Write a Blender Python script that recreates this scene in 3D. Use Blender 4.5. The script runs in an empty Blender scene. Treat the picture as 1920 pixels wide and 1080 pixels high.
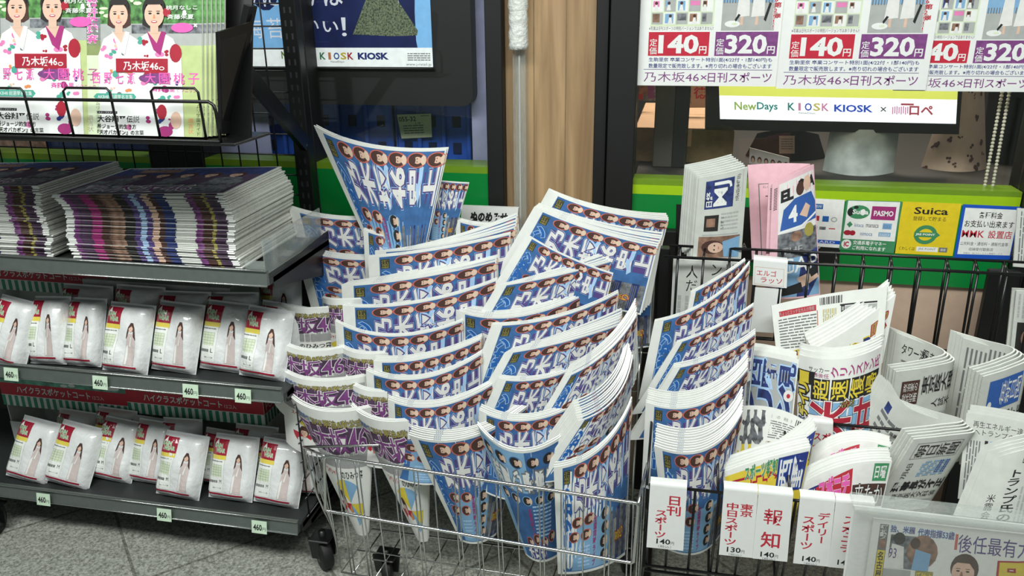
import bpy, math, random
import numpy as np
from mathutils import Vector, Matrix
random.seed(7); np.random.seed(7)
SC = bpy.context.scene
COL = SC.collection

# ------------------------------------------------------------------ camera, world, lights, exposure
EYE = np.array([0.0, 0.0, 1.3]); FPX = 1500.0
_p, _y, _r = math.radians(19.99), math.radians(12.03), math.radians(-0.713)
_f = np.array([-math.sin(_y)*math.cos(_p), math.cos(_y)*math.cos(_p), -math.sin(_p)])
_rt0 = np.array([math.cos(_y), math.sin(_y), 0.0]); _up0 = np.cross(_rt0, _f)
_rt = _rt0*math.cos(_r)+_up0*math.sin(_r); _up = -_rt0*math.sin(_r)+_up0*math.cos(_r)
cam = bpy.data.cameras.new('camera'); camo = bpy.data.objects.new('camera', cam); COL.objects.link(camo)
cam.sensor_fit = 'HORIZONTAL'; cam.sensor_width = 36; cam.lens = 36*FPX/1920; cam.clip_start = 0.02
camo.matrix_world = Matrix(((_rt[0], _up[0], -_f[0], EYE[0]), (_rt[1], _up[1], -_f[1], EYE[1]), (_rt[2], _up[2], -_f[2], EYE[2]), (0, 0, 0, 1)))
SC.camera = camo
SC.view_settings.view_transform = 'Standard'; SC.view_settings.look = 'None'
SC.view_settings.exposure = 0.02; SC.view_settings.gamma = 1.0; SC.view_settings.use_curve_mapping = False
W = bpy.data.worlds.new('station_hall'); SC.world = W; W.use_nodes = True
W.node_tree.nodes['Background'].inputs[0].default_value = (0.80, 0.90, 0.88, 1)
W.node_tree.nodes['Background'].inputs[1].default_value = 0.21

def area(name, loc, target, sx, sy, power, col=(1, 1, 1)):
    l = bpy.data.lights.new(name, 'AREA'); l.shape = 'RECTANGLE'; l.size = sx; l.size_y = sy; l.energy = power; l.color = col
    o = bpy.data.objects.new(name, l); COL.objects.link(o); o.location = loc
    o.rotation_euler = (Vector(target)-Vector(loc)).to_track_quat('-Z', 'Y').to_euler()
    return o
area('ceiling_fluorescent', (0.55, 0.15, 2.75), (0.2, 1.7, 0.6), 1.6, 0.5, 46, (0.97, 1.0, 0.97))
area('ceiling_fluorescent', (-1.1, -0.1, 2.75), (-1.0, 1.6, 0.5), 1.6, 0.5, 52, (0.97, 1.0, 0.98))
area('kiosk_inner_lamp', (0.5, 3.0, 2.2), (0.3, 2.6, 0.6), 1.2, 0.5, 34, (1.0, 0.88, 0.72))
area('window_fill_light', (-0.75, 3.1, 2.3), (-0.75, 2.3, 0.8), 1.0, 0.4, 20, (0.92, 0.95, 1.0))  # fill light added to brighten the crates inside the left window

# ------------------------------------------------------------------ pixel -> world helpers
def ray(px, py):
    return _rt*((px-960)/FPX)+_up*((540-py)/FPX)+_f
def P(px, py, Y):
    d = ray(px, py); return EYE+d*(Y/d[1])
def PZ(px, py, Z):
    d = ray(px, py); return EYE+d*((Z-EYE[2])/d[2])

# ------------------------------------------------------------------ materials
MATS = {}
def lin(h):
    c = [int(h[i:i+2], 16)/255 for i in (0, 2, 4)]
    return tuple((x/12.92 if x <= 0.04045 else ((x+0.055)/1.055)**2.4) for x in c)+(1,)
def mat(name, hexc, rough=0.6, metal=0.0, coat=0.0, var=0.06, vscale=60, bump=0.0, bscale=200, emit=0.0, spec=0.5):
    if name in MATS: return MATS[name]
    m = bpy.data.materials.new(name); m.use_nodes = True; nt = m.node_tree; b = nt.nodes['Principled BSDF']
    c = lin(hexc)
    b.inputs['Roughness'].default_value = rough; b.inputs['Metallic'].default_value = metal
    b.inputs['Coat Weight'].default_value = coat; b.inputs['Coat Roughness'].default_value = 0.08
    b.inputs['Specular IOR Level'].default_value = spec
    tc = nt.nodes.new('ShaderNodeTexCoord')
    n = nt.nodes.new('ShaderNodeTexNoise'); n.inputs['Scale'].default_value = vscale; n.inputs['Detail'].default_value = 3
    nt.links.new(tc.outputs['Object'], n.inputs['Vector'])
    r = nt.nodes.new('ShaderNodeValToRGB')
    r.color_ramp.elements[0].color = tuple(x*(1-var) for x in c[:3])+(1,); r.color_ramp.elements[1].color = tuple(min(1, x*(1+var)) for x in c[:3])+(1,)
    r.color_ramp.elements[0].position = 0.3; r.color_ramp.elements[1].position = 0.7
    nt.links.new(n.outputs['Fac'], r.inputs[0]); nt.links.new(r.outputs[0], b.inputs['Base Color'])
    if emit:
        b.inputs['Emission Strength'].default_value = emit; nt.links.new(r.outputs[0], b.inputs['Emission Color'])
    if bump:
        n2 = nt.nodes.new('ShaderNodeTexNoise'); n2.inputs['Scale'].default_value = bscale; n2.inputs['Detail'].default_value = 4
        nt.links.new(tc.outputs['Object'], n2.inputs['Vector'])
        bp = nt.nodes.new('ShaderNodeBump'); bp.inputs['Strength'].default_value = bump; bp.inputs['Distance'].default_value = 0.004
        nt.links.new(n2.outputs['Fac'], bp.inputs['Height']); nt.links.new(bp.outputs[0], b.inputs['Normal'])
    MATS[name] = m; return m
def glass(name, hexc, gloss=0.05, haze=0.0, tint=0.97):
    """clear sheet: mostly see-through, a fresnel mirror, a little milky film"""
    m = bpy.data.materials.new(name); m.use_nodes = True; nt = m.node_tree; nt.nodes.clear()
    out = nt.nodes.new('ShaderNodeOutputMaterial'); tr = nt.nodes.new('ShaderNodeBsdfTransparent'); gl = nt.nodes.new('ShaderNodeBsdfGlossy')
    df = nt.nodes.new('ShaderNodeBsdfDiffuse'); fr = nt.nodes.new('ShaderNodeFresnel'); ge = nt.nodes.new('ShaderNodeNewGeometry'); mr = nt.nodes.new('ShaderNodeMapRange'); mr.inputs[3].default_value = 1.45; mr.inputs[4].default_value = 1/1.45; nt.links.new(ge.outputs['Backfacing'], mr.inputs[0]); nt.links.new(mr.outputs[0], fr.inputs[0])
    c = lin(hexc); df.inputs[0].default_value = c; gl.inputs['Roughness'].default_value = gloss
    tr.inputs[0].default_value = (tint, tint, tint, 1)
    n = nt.nodes.new('ShaderNodeTexNoise'); n.inputs['Scale'].default_value = 30
    mm = nt.nodes.new('ShaderNodeMath'); mm.operation = 'MULTIPLY'; mm.inputs[1].default_value = haze*2
    nt.links.new(n.outputs['Fac'], mm.inputs[0])
    m1 = nt.nodes.new('ShaderNodeMixShader'); m2 = nt.nodes.new('ShaderNodeMixShader')
    nt.links.new(mm.outputs[0], m1.inputs[0]); nt.links.new(tr.outputs[0], m1.inputs[1]); nt.links.new(df.outputs[0], m1.inputs[2])
    nt.links.new(fr.outputs[0], m2.inputs[0]); nt.links.new(m1.outputs[0], m2.inputs[1]); nt.links.new(gl.outputs[0], m2.inputs[2])
    nt.links.new(m2.outputs[0], out.inputs[0]); MATS[name] = m; return m

mat('cream_print', 'dcc4ac', 0.75); mat('newsprint_grey', 'c6c9c2', 0.85, bump=0.08, bscale=30, var=0.05)
mat('newsprint', 'e2e4de', 0.85, bump=0.06, bscale=40, var=0.03)
mat('page_edge', 'cfd0c6', 0.9, var=0.14, vscale=260)
mat('page_white', 'f1f3ee', 0.8, var=0.03)
mat('ink_grey', '6f7272', 0.8); mat('ink_lightgrey', 'a9aca9', 0.8); mat('ink_black', '1c1c1e', 0.7)
mat('sky_print', '38659a', 0.8, var=0.22, vscale=45); mat('pale_blue_print', '7ea9cc', 0.75); mat('cobalt_print', '2f5ba4', 0.7)
mat('ice_print', 'a9c9ea', 0.75); mat('purple_outline', '54427f', 0.75); mat('letter_white', 'dfdfdb', 0.75)
mat('oval_red', 'c2675a', 0.75); mat('hair_brown', '4a2f28', 0.75); mat('hair_black', '24211f', 0.7); mat('skin_print', 'd9b6a0', 0.75)
mat('magenta_print', 'a02c72', 0.75); mat('yellow_print', 'd9c33c', 0.7); mat('photo_grey', '6c6f73', 0.75, var=0.7, vscale=90)
mat('photo_blue', '27366e', 0.75, var=0.6, vscale=70); mat('photo_warm', '8a6a58', 0.75, var=0.5, vscale=60)
mat('masthead_blue', '1d5ea8', 0.7); mat('violet_print', '7a3f7c', 0.7, var=0.25, vscale=90); mat('gold_print', 'a09648', 0.7)
mat('band_grey', '9a9a9a', 0.75); mat('dark_violet', '4c3550', 0.7, var=0.3); mat('red_print', 'b5293a', 0.6); mat('crimson', 'a51f33', 0.5)
mat('navy_print', '20307a', 0.6); mat('green_print', '3f8a5c', 0.65); mat('leaf_print', '4f7f45', 0.5, var=0.8, vscale=80); mat('lime_print', 'b9c88a', 0.4)
mat('orange_print', 'd98a58', 0.6); mat('pink_print', 'dd7fb2', 0.5); mat('hot_pink', 'e05fae', 0.5); mat('teal_print', '4aa38f', 0.6)
mat('pink_paper', 'e3b6c0', 0.85, bump=0.05, bscale=40); mat('sticker_white', 'eef0ec', 0.4); mat('sticker_yellow', 'e6cc28', 0.35)
mat('sticker_blue', '1f55c0', 0.35); mat('board_white', 'e9ebe8', 0.3, coat=0.3, var=0.02); mat('label_green', 'cfe6cc', 0.5)
mat('black_steel', '0d0d0e', 0.35, spec=0.6); mat('black_matte', '0b0c0c', 0.55); mat('wire_black', '101011', 0.3)
mat('chrome', 'c9cbc9', 0.16, metal=1.0, var=0.03); mat('grey_steel', '737a76', 0.45, metal=0.6); mat('shelf_dark', '2b2f2e', 0.5)
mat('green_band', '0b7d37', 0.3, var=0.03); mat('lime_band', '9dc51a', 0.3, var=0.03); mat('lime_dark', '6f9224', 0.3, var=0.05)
mat('beige_panel', 'c2a894', 0.6, var=0.04); mat('interior_dark', '24231f', 0.7); mat('kraft', 'd6b08a', 0.8, var=0.08); mat('kraft_dark', '83714f', 0.8, var=0.15)
mat('interior_grey', '47463d', 0.7); mat('screen_white', 'f4fbff', 0.3, emit=1.0, var=0.0); mat('screen_lime', 'dfe96a', 0.3, emit=0.75, var=0.0)
mat('screen_blue', '2a53c8', 0.3, emit=0.6); mat('screen_green', '9dbb5c', 0.3, emit=0.6); mat('screen_teal', '2b8a86', 0.3, emit=0.6); mat('screen_pink', 'd58ab5', 0.3, emit=0.6)
mat('screen_red', 'b04a5a', 0.3, emit=0.6); mat('screen_yellow', 'ccc06a', 0.3, emit=0.6); mat('screen_grey', '55585c', 0.3, emit=0.5)
mat('poster_sky', '7ab2e0', 0.4, emit=0.35); mat('poster_navy', '16214f', 0.4, emit=0.22, var=0.3, vscale=14); mat('poster_white', 'dde4e2', 0.4, emit=0.5); mat('poster_text', 'd7dde6', 0.4, emit=0.3)
mat('nori', '56614b', 0.6, var=0.95, vscale=260, emit=0.35); mat('poster_red', 'b03050', 0.4, emit=0.3)
mat('crate_blue', '2f62c8', 0.4, var=0.3, vscale=12); mat('crate_dark', '10204a', 0.5); mat('film_lavender', 'a5a9cc', 0.3, var=0.25, vscale=9)
mat('bubble_wrap', 'd5d8d2', 0.3, bump=1.0, bscale=120, var=0.1, vscale=90); mat('bin_black', '141516', 0.5); mat('rubber', '121212', 0.6)
mat('magazine_paper', 'e6ead8', 0.3, coat=0.3); mat('cloth_pack', 'e3e5e4', 0.4, coat=1.0, bump=1.0, bscale=42, var=0.04); mat('pack_back', 'cfd3d2', 0.35, coat=0.8, bump=0.4, bscale=60)
mat('card_print', 'ecefe9', 0.3, coat=0.6); mat('pack_red', '9e1d33', 0.3, coat=0.6); mat('pack_yellow', 'e2cf55', 0.3, coat=0.6); mat('pack_green', '8fc08a', 0.3, coat=0.6)
mat('pale_green', 'd3e0bf', 0.4); mat('coat_pink', 'cfc0bc', 0.3, coat=0.6); mat('carton_white', 'd9dcd8', 0.5); mat('art_green', '5f9c88', 0.5, var=0.7, vscale=35); mat('stripe_green', '35896c', 0.5)
mat('apron_cloth', 'd0b9a2', 0.8, var=0.05); mat('flower_brown', '5a3b33', 0.8); mat('bag_film', 'b4bfba', 0.35, var=0.4, vscale=14, bump=0.6, bscale=18)
mat('tag_red', 'c02a3e', 0.4); mat('chain_white', 'cfcbb8', 0.3); mat('black_cloth', '171819', 0.8)
glass('window_glass', '9aa08c', 0.03, haze=0.006); glass('clear_plastic', 'c8d0c8', 0.12, haze=0.22); glass('acrylic', 'd2dbd4', 0.06, haze=0.22); glass('acrylic_cover', 'b9c2bb', 0.05, haze=0.05)

def nodes_mat(name): 
    m = bpy.data.materials.new(name); m.use_nodes = True; MATS[name] = m; return m, m.node_tree, m.node_tree.nodes['Principled BSDF']
# granite floor tile with diagonal joints
m, nt, b = nodes_mat('granite_tile')
tc = nt.nodes.new('ShaderNodeTexCoord')
v1 = nt.nodes.new('ShaderNodeTexVoronoi'); v1.inputs['Scale'].default_value = 230
nz = nt.nodes.new('ShaderNodeTexNoise'); nz.inputs['Scale'].default_value = 150; nz.inputs['Detail'].default_value = 6; nz.inputs['Roughness'].default_value = 0.75
r1 = nt.nodes.new('ShaderNodeValToRGB'); r1.color_ramp.elements[0].position = 0.36; r1.color_ramp.elements[1].position = 0.66
r1.color_ramp.elements[0].color = lin('63665f'); r1.color_ramp.elements[1].color = lin('cdd0c4')
bk = nt.nodes.new('ShaderNodeTexBrick'); bk.offset = 0; bk.inputs['Scale'].default_value = 1; bk.inputs['Mortar Size'].default_value = 0.004
bk.inputs['Brick Width'].default_value = 0.40; bk.inputs['Row Height'].default_value = 0.40; bk.inputs['Color1'].default_value = (1, 1, 1, 1); bk.inputs['Color2'].default_value = (0.9, 0.9, 0.9, 1); bk.inputs['Mortar'].default_value = (0.5, 0.5, 0.48, 1)
mp = nt.nodes.new('ShaderNodeMapping'); mp.inputs['Rotation'].default_value = (0, 0, math.radians(45)); mp.inputs['Location'].default_value = (0.17, 0.03, 0)
mx = nt.nodes.new('ShaderNodeMix'); mx.data_type = 'RGBA'; mx.blend_type = 'MULTIPLY'; mx.inputs[0].default_value = 1
nt.links.new(tc.outputs['Object'], v1.inputs['Vector']); nt.links.new(tc.outputs['Object'], nz.inputs['Vector']); nt.links.new(tc.outputs['Object'], mp.inputs[0]); nt.links.new(mp.outputs[0], bk.inputs['Vector'])
nt.links.new(nz.outputs['Fac'], r1.inputs[0]); nt.links.new(r1.outputs[0], mx.inputs[6]); nt.links.new(bk.outputs[0], mx.inputs[7]); nt.links.new(mx.outputs[2], b.inputs['Base Color'])
b.inputs['Roughness'].default_value = 0.38
# wood grain pillar
m, nt, b = nodes_mat('wood_panel')
tc = nt.nodes.new('ShaderNodeTexCoord'); mp = nt.nodes.new('ShaderNodeMapping'); mp.inputs['Scale'].default_value = (22, 22, 1.6)
nz = nt.nodes.new('ShaderNodeTexNoise'); nz.inputs['Scale'].default_value = 1.4; nz.inputs['Detail'].default_value = 5; nz.inputs['Distortion'].default_value = 0.6
r1 = nt.nodes.new('ShaderNodeValToRGB'); r1.color_ramp.elements[0].position = 0.25; r1.color_ramp.elements[1].position = 0.75
r1.color_ramp.elements[0].color = lin('7d6142'); r1.color_ramp.elements[1].color = lin('c3a47c')
nt.links.new(tc.outputs['Object'], mp.inputs[0]); nt.links.new(mp.outputs[0], nz.inputs['Vector']); nt.links.new(nz.outputs['Fac'], r1.inputs[0]); nt.links.new(r1.outputs[0], b.inputs['Base Color'])
b.inputs['Roughness'].default_value = 0.5

# ------------------------------------------------------------------ mesh helpers
WORG = {}
class MB:
    def __init__(s): s.v = []; s.f = []; s.m = []; s.names = []; s.sm = []
    def mi(s, n):
        if n not in s.names: s.names.append(n)
        return s.names.index(n)
    def add(s, verts, faces, mn, smooth=False):
        o = len(s.v); s.v.extend([tuple(x) for x in verts]); i = s.mi(mn)
        for f in faces: s.f.append(tuple(o+k for k in f)); s.m.append(i); s.sm.append(smooth)
        return s
    def hexa(s, p, mn):   # p: 8 points, bottom ring then top ring
        return s.add(p, [(0, 3, 2, 1), (4, 5, 6, 7), (0, 1, 5, 4), (1, 2, 6, 5), (2, 3, 7, 6), (3, 0, 4, 7)], mn)
    def box(s, a, b, mn):
        x0, y0, z0 = [min(a[i], b[i]) for i in range(3)]; x1, y1, z1 = [max(a[i], b[i]) for i in range(3)]
        return s.hexa([(x0, y0, z0), (x1, y0, z0), (x1, y1, z0), (x0, y1, z0), (x0, y0, z1), (x1, y0, z1), (x1, y1, z1), (x0, y1, z1)], mn)
    def bbox(s, a, b, mn, r=0.002):   # box with chamfered edges
        x0, y0, z0 = [min(a[i], b[i]) for i in range(3)]; x1, y1, z1 = [max(a[i], b[i]) for i in range(3)]
        vs = []; fs = []
        for (zz, e) in ((z0, r), (z0+r, 0), (z1-r, 0), (z1, r)):
            q = r
            vs += [(x0+e+q*(e == 0), y0+e, zz), (x1-e-q*(e == 0), y0+e, zz), (x1-e, y0+e+q*(e == 0), zz), (x1-e, y1-e-q*(e == 0), zz), (x1-e-q*(e == 0), y1-e, zz), (x0+e+q*(e == 0), y1-e, zz), (x0+e, y1-e-q*(e == 0), zz), (x0+e, y0+e+q*(e == 0), zz)]
        for k in range(3):
            for i in range(8): fs.append((k*8+i, k*8+(i+1) % 8, k*8+8+(i+1) % 8, k*8+8+i))
        fs.append(tuple(range(7, -1, -1))); fs.append(tuple(range(24, 32)))
        return s.add(vs, fs, mn)
    def tube(s, pts, r, mn, n=6, closed=False):
        pts = [np.array(p, float) for p in pts]; N = len(pts); rings = []; prev = None
        for i in range(N):
            if closed: t = pts[(i+1) % N]-pts[i-1]
            else: t = pts[min(i+1, N-1)]-pts[max(i-1, 0)]
            t = t/(np.linalg.norm(t)+1e-12)
            a = prev if prev is not None else (np.array([0, 0, 1.0]) if abs(t[2]) < .9 else np.array([1.0, 0, 0]))
            a = a-t*np.dot(a, t)
            if np.linalg.norm(a) < 1e-6: a = np.cross(t, [0.3, 0.5, 0.8])
            a = a/np.linalg.norm(a); prev = a; bb = np.cross(t, a)
            rings.append([pts[i]+r*(math.cos(2*math.pi*k/n)*a+math.sin(2*math.pi*k/n)*bb) for k in range(n)])
        vs = [p for rg in rings for p in rg]; fs = []
        for i in range(N if closed else N-1):
            j = (i+1) % N
            for k in range(n): fs.append((i*n+k, i*n+(k+1) % n, j*n+(k+1) % n, j*n+k))
        if not closed: fs.append(tuple(range(n-1, -1, -1))); fs.append(tuple((N-1)*n+k for k in range(n)))
        return s.add(vs, fs, mn, True)
    def lathe(s, c, axis, prof, mn, n=16):   # prof: (radius, offset along axis)
        ax = np.array(axis, float); ax /= np.linalg.norm(ax); a = np.cross(ax, [0.31, 0.2, 0.9]); a /= np.linalg.norm(a); b = np.cross(ax, a); c = np.array(c, float)
        vs = [c+ax*h+r*(math.cos(2*math.pi*k/n)*a+math.sin(2*math.pi*k/n)*b) for r, h in prof for k in range(n)]; fs = []
        for i in range(len(prof)-1):
            for k in range(n): fs.append((i*n+k, i*n+(k+1) % n, (i+1)*n+(k+1) % n, (i+1)*n+k))
        fs.append(tuple(range(n-1, -1, -1))); fs.append(tuple((len(prof)-1)*n+k for k in range(n)))
        return s.add(vs, fs, mn, True)
    def sphere(s, c, r, mn, n=8, mm=6):
        return s.lathe(c, (0, 0, 1), [(max(1e-5, r*math.sin(math.pi*i/mm)), -r*math.cos(math.pi*i/mm)) for i in range(mm+1)], mn, n)
    def obj(s, name, parent=None, label=None, cat=None, group=None, kind=None, origin=None):
        v = np.array(s.v, float)
        if parent is None:
            if origin is None: origin = np.array([(v[:, 0].min()+v[:, 0].max())/2, (v[:, 1].min()+v[:, 1].max())/2, v[:, 2].min()])
            off = np.array(origin)
        else: off = WORG[parent.name]
        me = bpy.data.meshes.new(name); me.from_pydata((v-off).tolist(), [], s.f)
        for n in s.names: me.materials.append(MATS[n])
        me.polygons.foreach_set('material_index', s.m); me.polygons.foreach_set('use_smooth', s.sm); me.update()
        o = bpy.data.objects.new(name, me); COL.objects.link(o); WORG[o.name] = off
        if parent is None: o.location = off
        else: o.parent = parent
        tag(o, label, cat, group, kind); return o
def tag(o, label=None, cat=None, group=None, kind=None):
    if label: o['label'] = label
    if cat: o['category'] = cat
    if group: o['group'] = group
    if kind: o['kind'] = kind
    return o
def thing(name, label, cat, loc, group=None):
    o = bpy.data.objects.new(name, None); COL.objects.link(o); o.location = loc; o.empty_display_size = 0.02; WORG[o.name] = np.array(loc, float)
    return tag(o, label, cat, group)
def dup(o, dloc=(0, 0, 0), drot=(0, 0, 0), label=None, group=None):
    c = o.copy(); COL.objects.link(c); WORG[c.name] = WORG[o.name]
    for ch in list(o.children):
        d = ch.copy(); COL.objects.link(d); d.parent = c
        for g in list(ch.children):
            e = g.copy(); COL.objects.link(e); e.parent = d
    c.location = Vector(o.location)+Vector(dloc); r = o.rotation_euler; c.rotation_euler = (r[0]+drot[0], r[1]+drot[1], r[2]+drot[2])
    if label: c['label'] = label
    if group: c['group'] = group
    return c
def structure(mb, name): return mb.obj(name, kind='structure')

# ------------------------------------------------------------------ print designs (flat artwork as polygons; u right, v down)
_tc = {}
def rawtext(s, off=0.0):
    if (s, off) in _tc: return _tc[(s, off)]
    c = bpy.data.curves.new('t', 'FONT'); c.body = s; c.size = 1; c.offset = off; c.resolution_u = 2
    o = bpy.data.objects.new('t', c); COL.objects.link(o); dg = bpy.context.evaluated_depsgraph_get(); e = o.evaluated_get(dg); me = e.to_mesh()
    V = np.array([(v.co.x, v.co.y) for v in me.vertices]).reshape(-1, 2); F = [tuple(p.vertices) for p in me.polygons]
    e.to_mesh_clear(); bpy.data.objects.remove(o); bpy.data.curves.remove(c)
    _tc[(s, off)] = (V, F); return V, F
def rot2(V, k):
    c, s = round(math.cos(k*math.pi/2)), round(math.sin(k*math.pi/2)); return np.stack([V[:, 0]*c-V[:, 1]*s, V[:, 0]*s+V[:, 1]*c], 1)
class Design:
    def __init__(s, w, h): s.w = w; s.h = h; s.it = []; s.pre = None
    def poly(s, pts, mn):
        s.it.append((mn, [np.array(pts, float)])); return s
    def rect(s, x0, y0, x1, y1, mn): return s.poly([(x0, y0), (x1, y0), (x1, y1), (x0, y1)], mn)
    def rects(s, rs, mn):
        s.it.append((mn, [np.array([(a, b), (c, b), (c, d), (a, d)], float) for a, b, c, d in rs])); return s
    def ell(s, cx, cy, rx, ry, mn, n=14, a0=0.0):
        return s.poly([(cx+rx*math.cos(a0+2*math.pi*k/n), cy+ry*math.sin(a0+2*math.pi*k/n)) for k in range(n)], mn)
    def cells(s, lst, mn, outl=(), bold=0.0):   # lst: (text, x0, y0, x1, y1, rot, em)
        for off, m2 in list(outl)+[(bold, mn)]:
            ps = []
            for t, x0, y0, x1, y1, rot, em in lst:
                V, F = rawtext(t, bold)
                if len(V) == 0: continue
                q = rot2(np.array([[0, -.12], [len(t), .88]]), rot) if em else rot2(V, rot)
                lo, hi = q.min(0), q.max(0); sc = np.array([(x1-x0)/max(1e-6, hi[0]-lo[0]), (y1-y0)/max(1e-6, hi[1]-lo[1])])
                V2, F2 = rawtext(t, off); Q = (rot2(V2, rot)-lo)*sc; Q = np.stack([x0+Q[:, 0], y1-Q[:, 1]], 1)
                ps += [Q[list(f)] for f in F2]
            if ps: s.it.append((m2, ps))
        return s
    def text(s, t, x0, y0, x1, y1, mn, rot=0, outl=(), bold=0.0, em=False): return s.cells([(t, x0, y0, x1, y1, rot, em)], mn, outl, bold)
    def vtext(s, t, x0, y0, x1, y1, mn, bold=0.0, outl=()):   # vertical writing, one cell per character
        hh = (y1-y0)/len(t); return s.cells([(ch, x0, y0+i*hh, x1, y0+(i+1)*hh, 3 if ch in 'ー-' else 0, True) for i, ch in enumerate(t)], mn, outl, bold)
    def rtext(s, t, x0, y0, x1, y1, mn, bold=0.0, outl=(), gap=0.0):   # a vertical headline lying on its side: cells run to the right, each turned left
        ww = (x1-x0)/len(t); return s.cells([(ch, x0+i*ww+gap, y0, x0+(i+1)*ww-gap, y1, 0 if ch == 'ー' else 1, len(ch) == 1) for i, ch in enumerate(t)], mn, outl, bold)
    def lines(s, x0, y0, x1, y1, n, mn='ink_grey', vertical=False, fill=0.45):   # small body type as broken lines
        rs = []; rnd = random.Random(int((x0+y0)*9999)+n)
        for i in range(n):
            a = i/n; th = fill/n; L = 0
            while L < 1:
                e = min(1, L+rnd.uniform(.08, .3))
                if vertical: rs.append((x0+(x1-x0)*a, y0+(y1-y0)*L, x0+(x1-x0)*(a+th), y0+(y1-y0)*e))
                else: rs.append((x0+(x1-x0)*L, y0+(y1-y0)*a, x0+(x1-x0)*e, y0+(y1-y0)*(a+th)))
                L = e+.025
        return s.rects(rs, mn)
    def face(s, cx, cy, r, ring=None, hair='hair_brown', side=0, ry=None):
        ry = ry or r*0.72
        # a small portrait lying on its left side, top of the head to the left
        if ring: s.ell(cx, cy, r, ry, ring, 18)
        s.ell(cx-r*.06, cy, r*.80, ry*.86, hair, 16)
        s.poly([(cx+r*.36, cy-ry*.24), (cx+r*.62, cy-ry*.66), (cx+r*.86, cy-ry*.46), (cx+r*.95, cy), (cx+r*.86, cy+ry*.46), (cx+r*.62, cy+ry*.66), (cx+r*.36, cy+ry*.24)], 'cream_print')
        s.ell(cx+r*.06, cy, r*.40, ry*.46, 'skin_print'); s.ell(cx-r*.30, cy-ry*.05, r*.17, ry*.50, hair, 10)
        for q in (-1, 1): s.ell(cx+r*.02, cy+q*ry*.19, r*.05, ry*.09, 'hair_black', 6)
        return s
    def woman(s, cx, cy, h, top='letter_white', hair='hair_black', skin='skin_print'):   # head-and-shoulders printed portrait, h = head height
        s.poly([(cx-h*.9, cy+h*2.2), (cx-h*.75, cy+h*.8), (cx-h*.25, cy+h*.52), (cx+h*.25, cy+h*.52), (cx+h*.75, cy+h*.8), (cx+h*.9, cy+h*2.2)], top)
        s.ell(cx, cy-h*.08, h*.47, h*.56, hair); s.rect(cx-h*.13, cy+h*.2, cx+h*.13, cy+h*.6, skin); s.ell(cx, cy+h*.06, h*.33, h*.42, skin)
        s.poly([(cx-h*.36, cy-h*.02), (cx-h*.3, cy-h*.4), (cx+h*.3, cy-h*.4), (cx+h*.36, cy-h*.02), (cx+h*.2, cy-h*.16), (cx-h*.2, cy-h*.16)], hair)
        for q in (-1, 1): s.ell(cx+q*h*.14, cy+h*.04, h*.05, h*.03, 'ink_black', 8)
        s.ell(cx, cy+h*.28, h*.1, h*.035, 'oval_red', 8); s.poly([(cx-h*.02, cy+h*.08), (cx+h*.02, cy+h*.08), (cx+h*.04, cy+h*.18), (cx-h*.04, cy+h*.18)], 'photo_warm'); return s
    def prep(s, du, dv=None):
        if s.pre is not None: return s.pre
        out = {}; bbs = []
        for mn, polys in s.it:
            q = np.concatenate(polys); lo, hi = q.min(0), q.max(0); lay = 1
            for l2, h2, y2 in bbs:
                if lo[0] < h2[0] and hi[0] > l2[0] and lo[1] < h2[1] and hi[1] > l2[1]: lay = max(lay, y2+1)
            bbs.append((lo, hi, lay))
            for p in polys:
                for q in split(p, 0, du):
                    for q2 in (split(q, 1, dv) if dv else [q]): out.setdefault(mn, []).append((q2, lay))
        s.pre = out; return out
def split(p, ax, d):
    lo, hi = p[:, ax].min(), p[:, ax].max(); k = math.floor(lo/d+1e-6)+1; res = []
    while k*d < hi-1e-9:
        c = k*d; A = []; B = []
        n = len(p)
        for i in range(n):
            a, b = p[i], p[(i+1) % n]
            if a[ax] <= c: A.append(a)
            if a[ax] >= c: B.append(a)
            if (a[ax]-c)*(b[ax]-c) < 0:
                q = a+(b-a)*((c-a[ax])/(b[ax]-a[ax])); A.append(q); B.append(q)
        if len(A) > 2: res.append(np.array(A))
        p = np.array(B)
        if len(p) < 3: return res
        k += 1
    res.append(p); return res
EPS = 0.00012
def printon(mb, design, F, sign=1, du=None, dv=None, u0=0.0, eps=EPS, base=0.0):
    """lay a design on the surface F(u,v,h); u,v in the design's own units"""
    pre = design.prep(du or design.w*10, dv)
    for mn, lst in pre.items():
        q = np.concatenate([a for a, l in lst]); hh = np.concatenate([np.full(len(a), base+eps*l) for a, l in lst])
        V = F(u0+q[:, 0] if sign > 0 else u0-q[:, 0], q[:, 1], sign*hh); fs = []; k = 0
        for a, l in lst:
            n = len(a); fs.append(tuple(range(k+n-1, k-1, -1)) if sign > 0 else tuple(range(k, k+n))); k += n
        mb.add(V, fs, mn)
def catmull(pts):
    pts = np.array(pts, float); n = len(pts)
    if n == 3:   # smooth arc through three points
        d = [np.linalg.norm(pts[1]-pts[0]), np.linalg.norm(pts[2]-pts[1])]; sm = min(.72, max(.28, d[0]/(d[0]+d[1])))
        t = np.linspace(0, 1, 61)[:, None]
        C = pts[0]*((t-sm)*(t-1)/(sm))+pts[1]*(t*(t-1)/(sm*(sm-1)))+pts[2]*(t*(t-sm)/(1-sm))
    else:
        q = np.concatenate([[2*pts[0]-pts[1]], pts, [2*pts[-1]-pts[-2]]]); C = []
        for i in range(n-1):
            for k in range(14):
                t = k/14; a, b, c, d = q[i:i+4]
                C.append(.5*((2*b)+(-a+c)*t+(2*a-5*b+4*c-d)*t*t+(-a+3*b-3*c+d)*t**3))
        C.append(pts[-1]); C = np.array(C)
    L = np.concatenate([[0], np.cumsum(np.linalg.norm(np.diff(C, axis=0), axis=1))]); L /= L[-1]
    s = np.linspace(0, 1, 81); return np.stack([np.interp(s, L, C[:, k]) for k in range(3)], 1)
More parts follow.
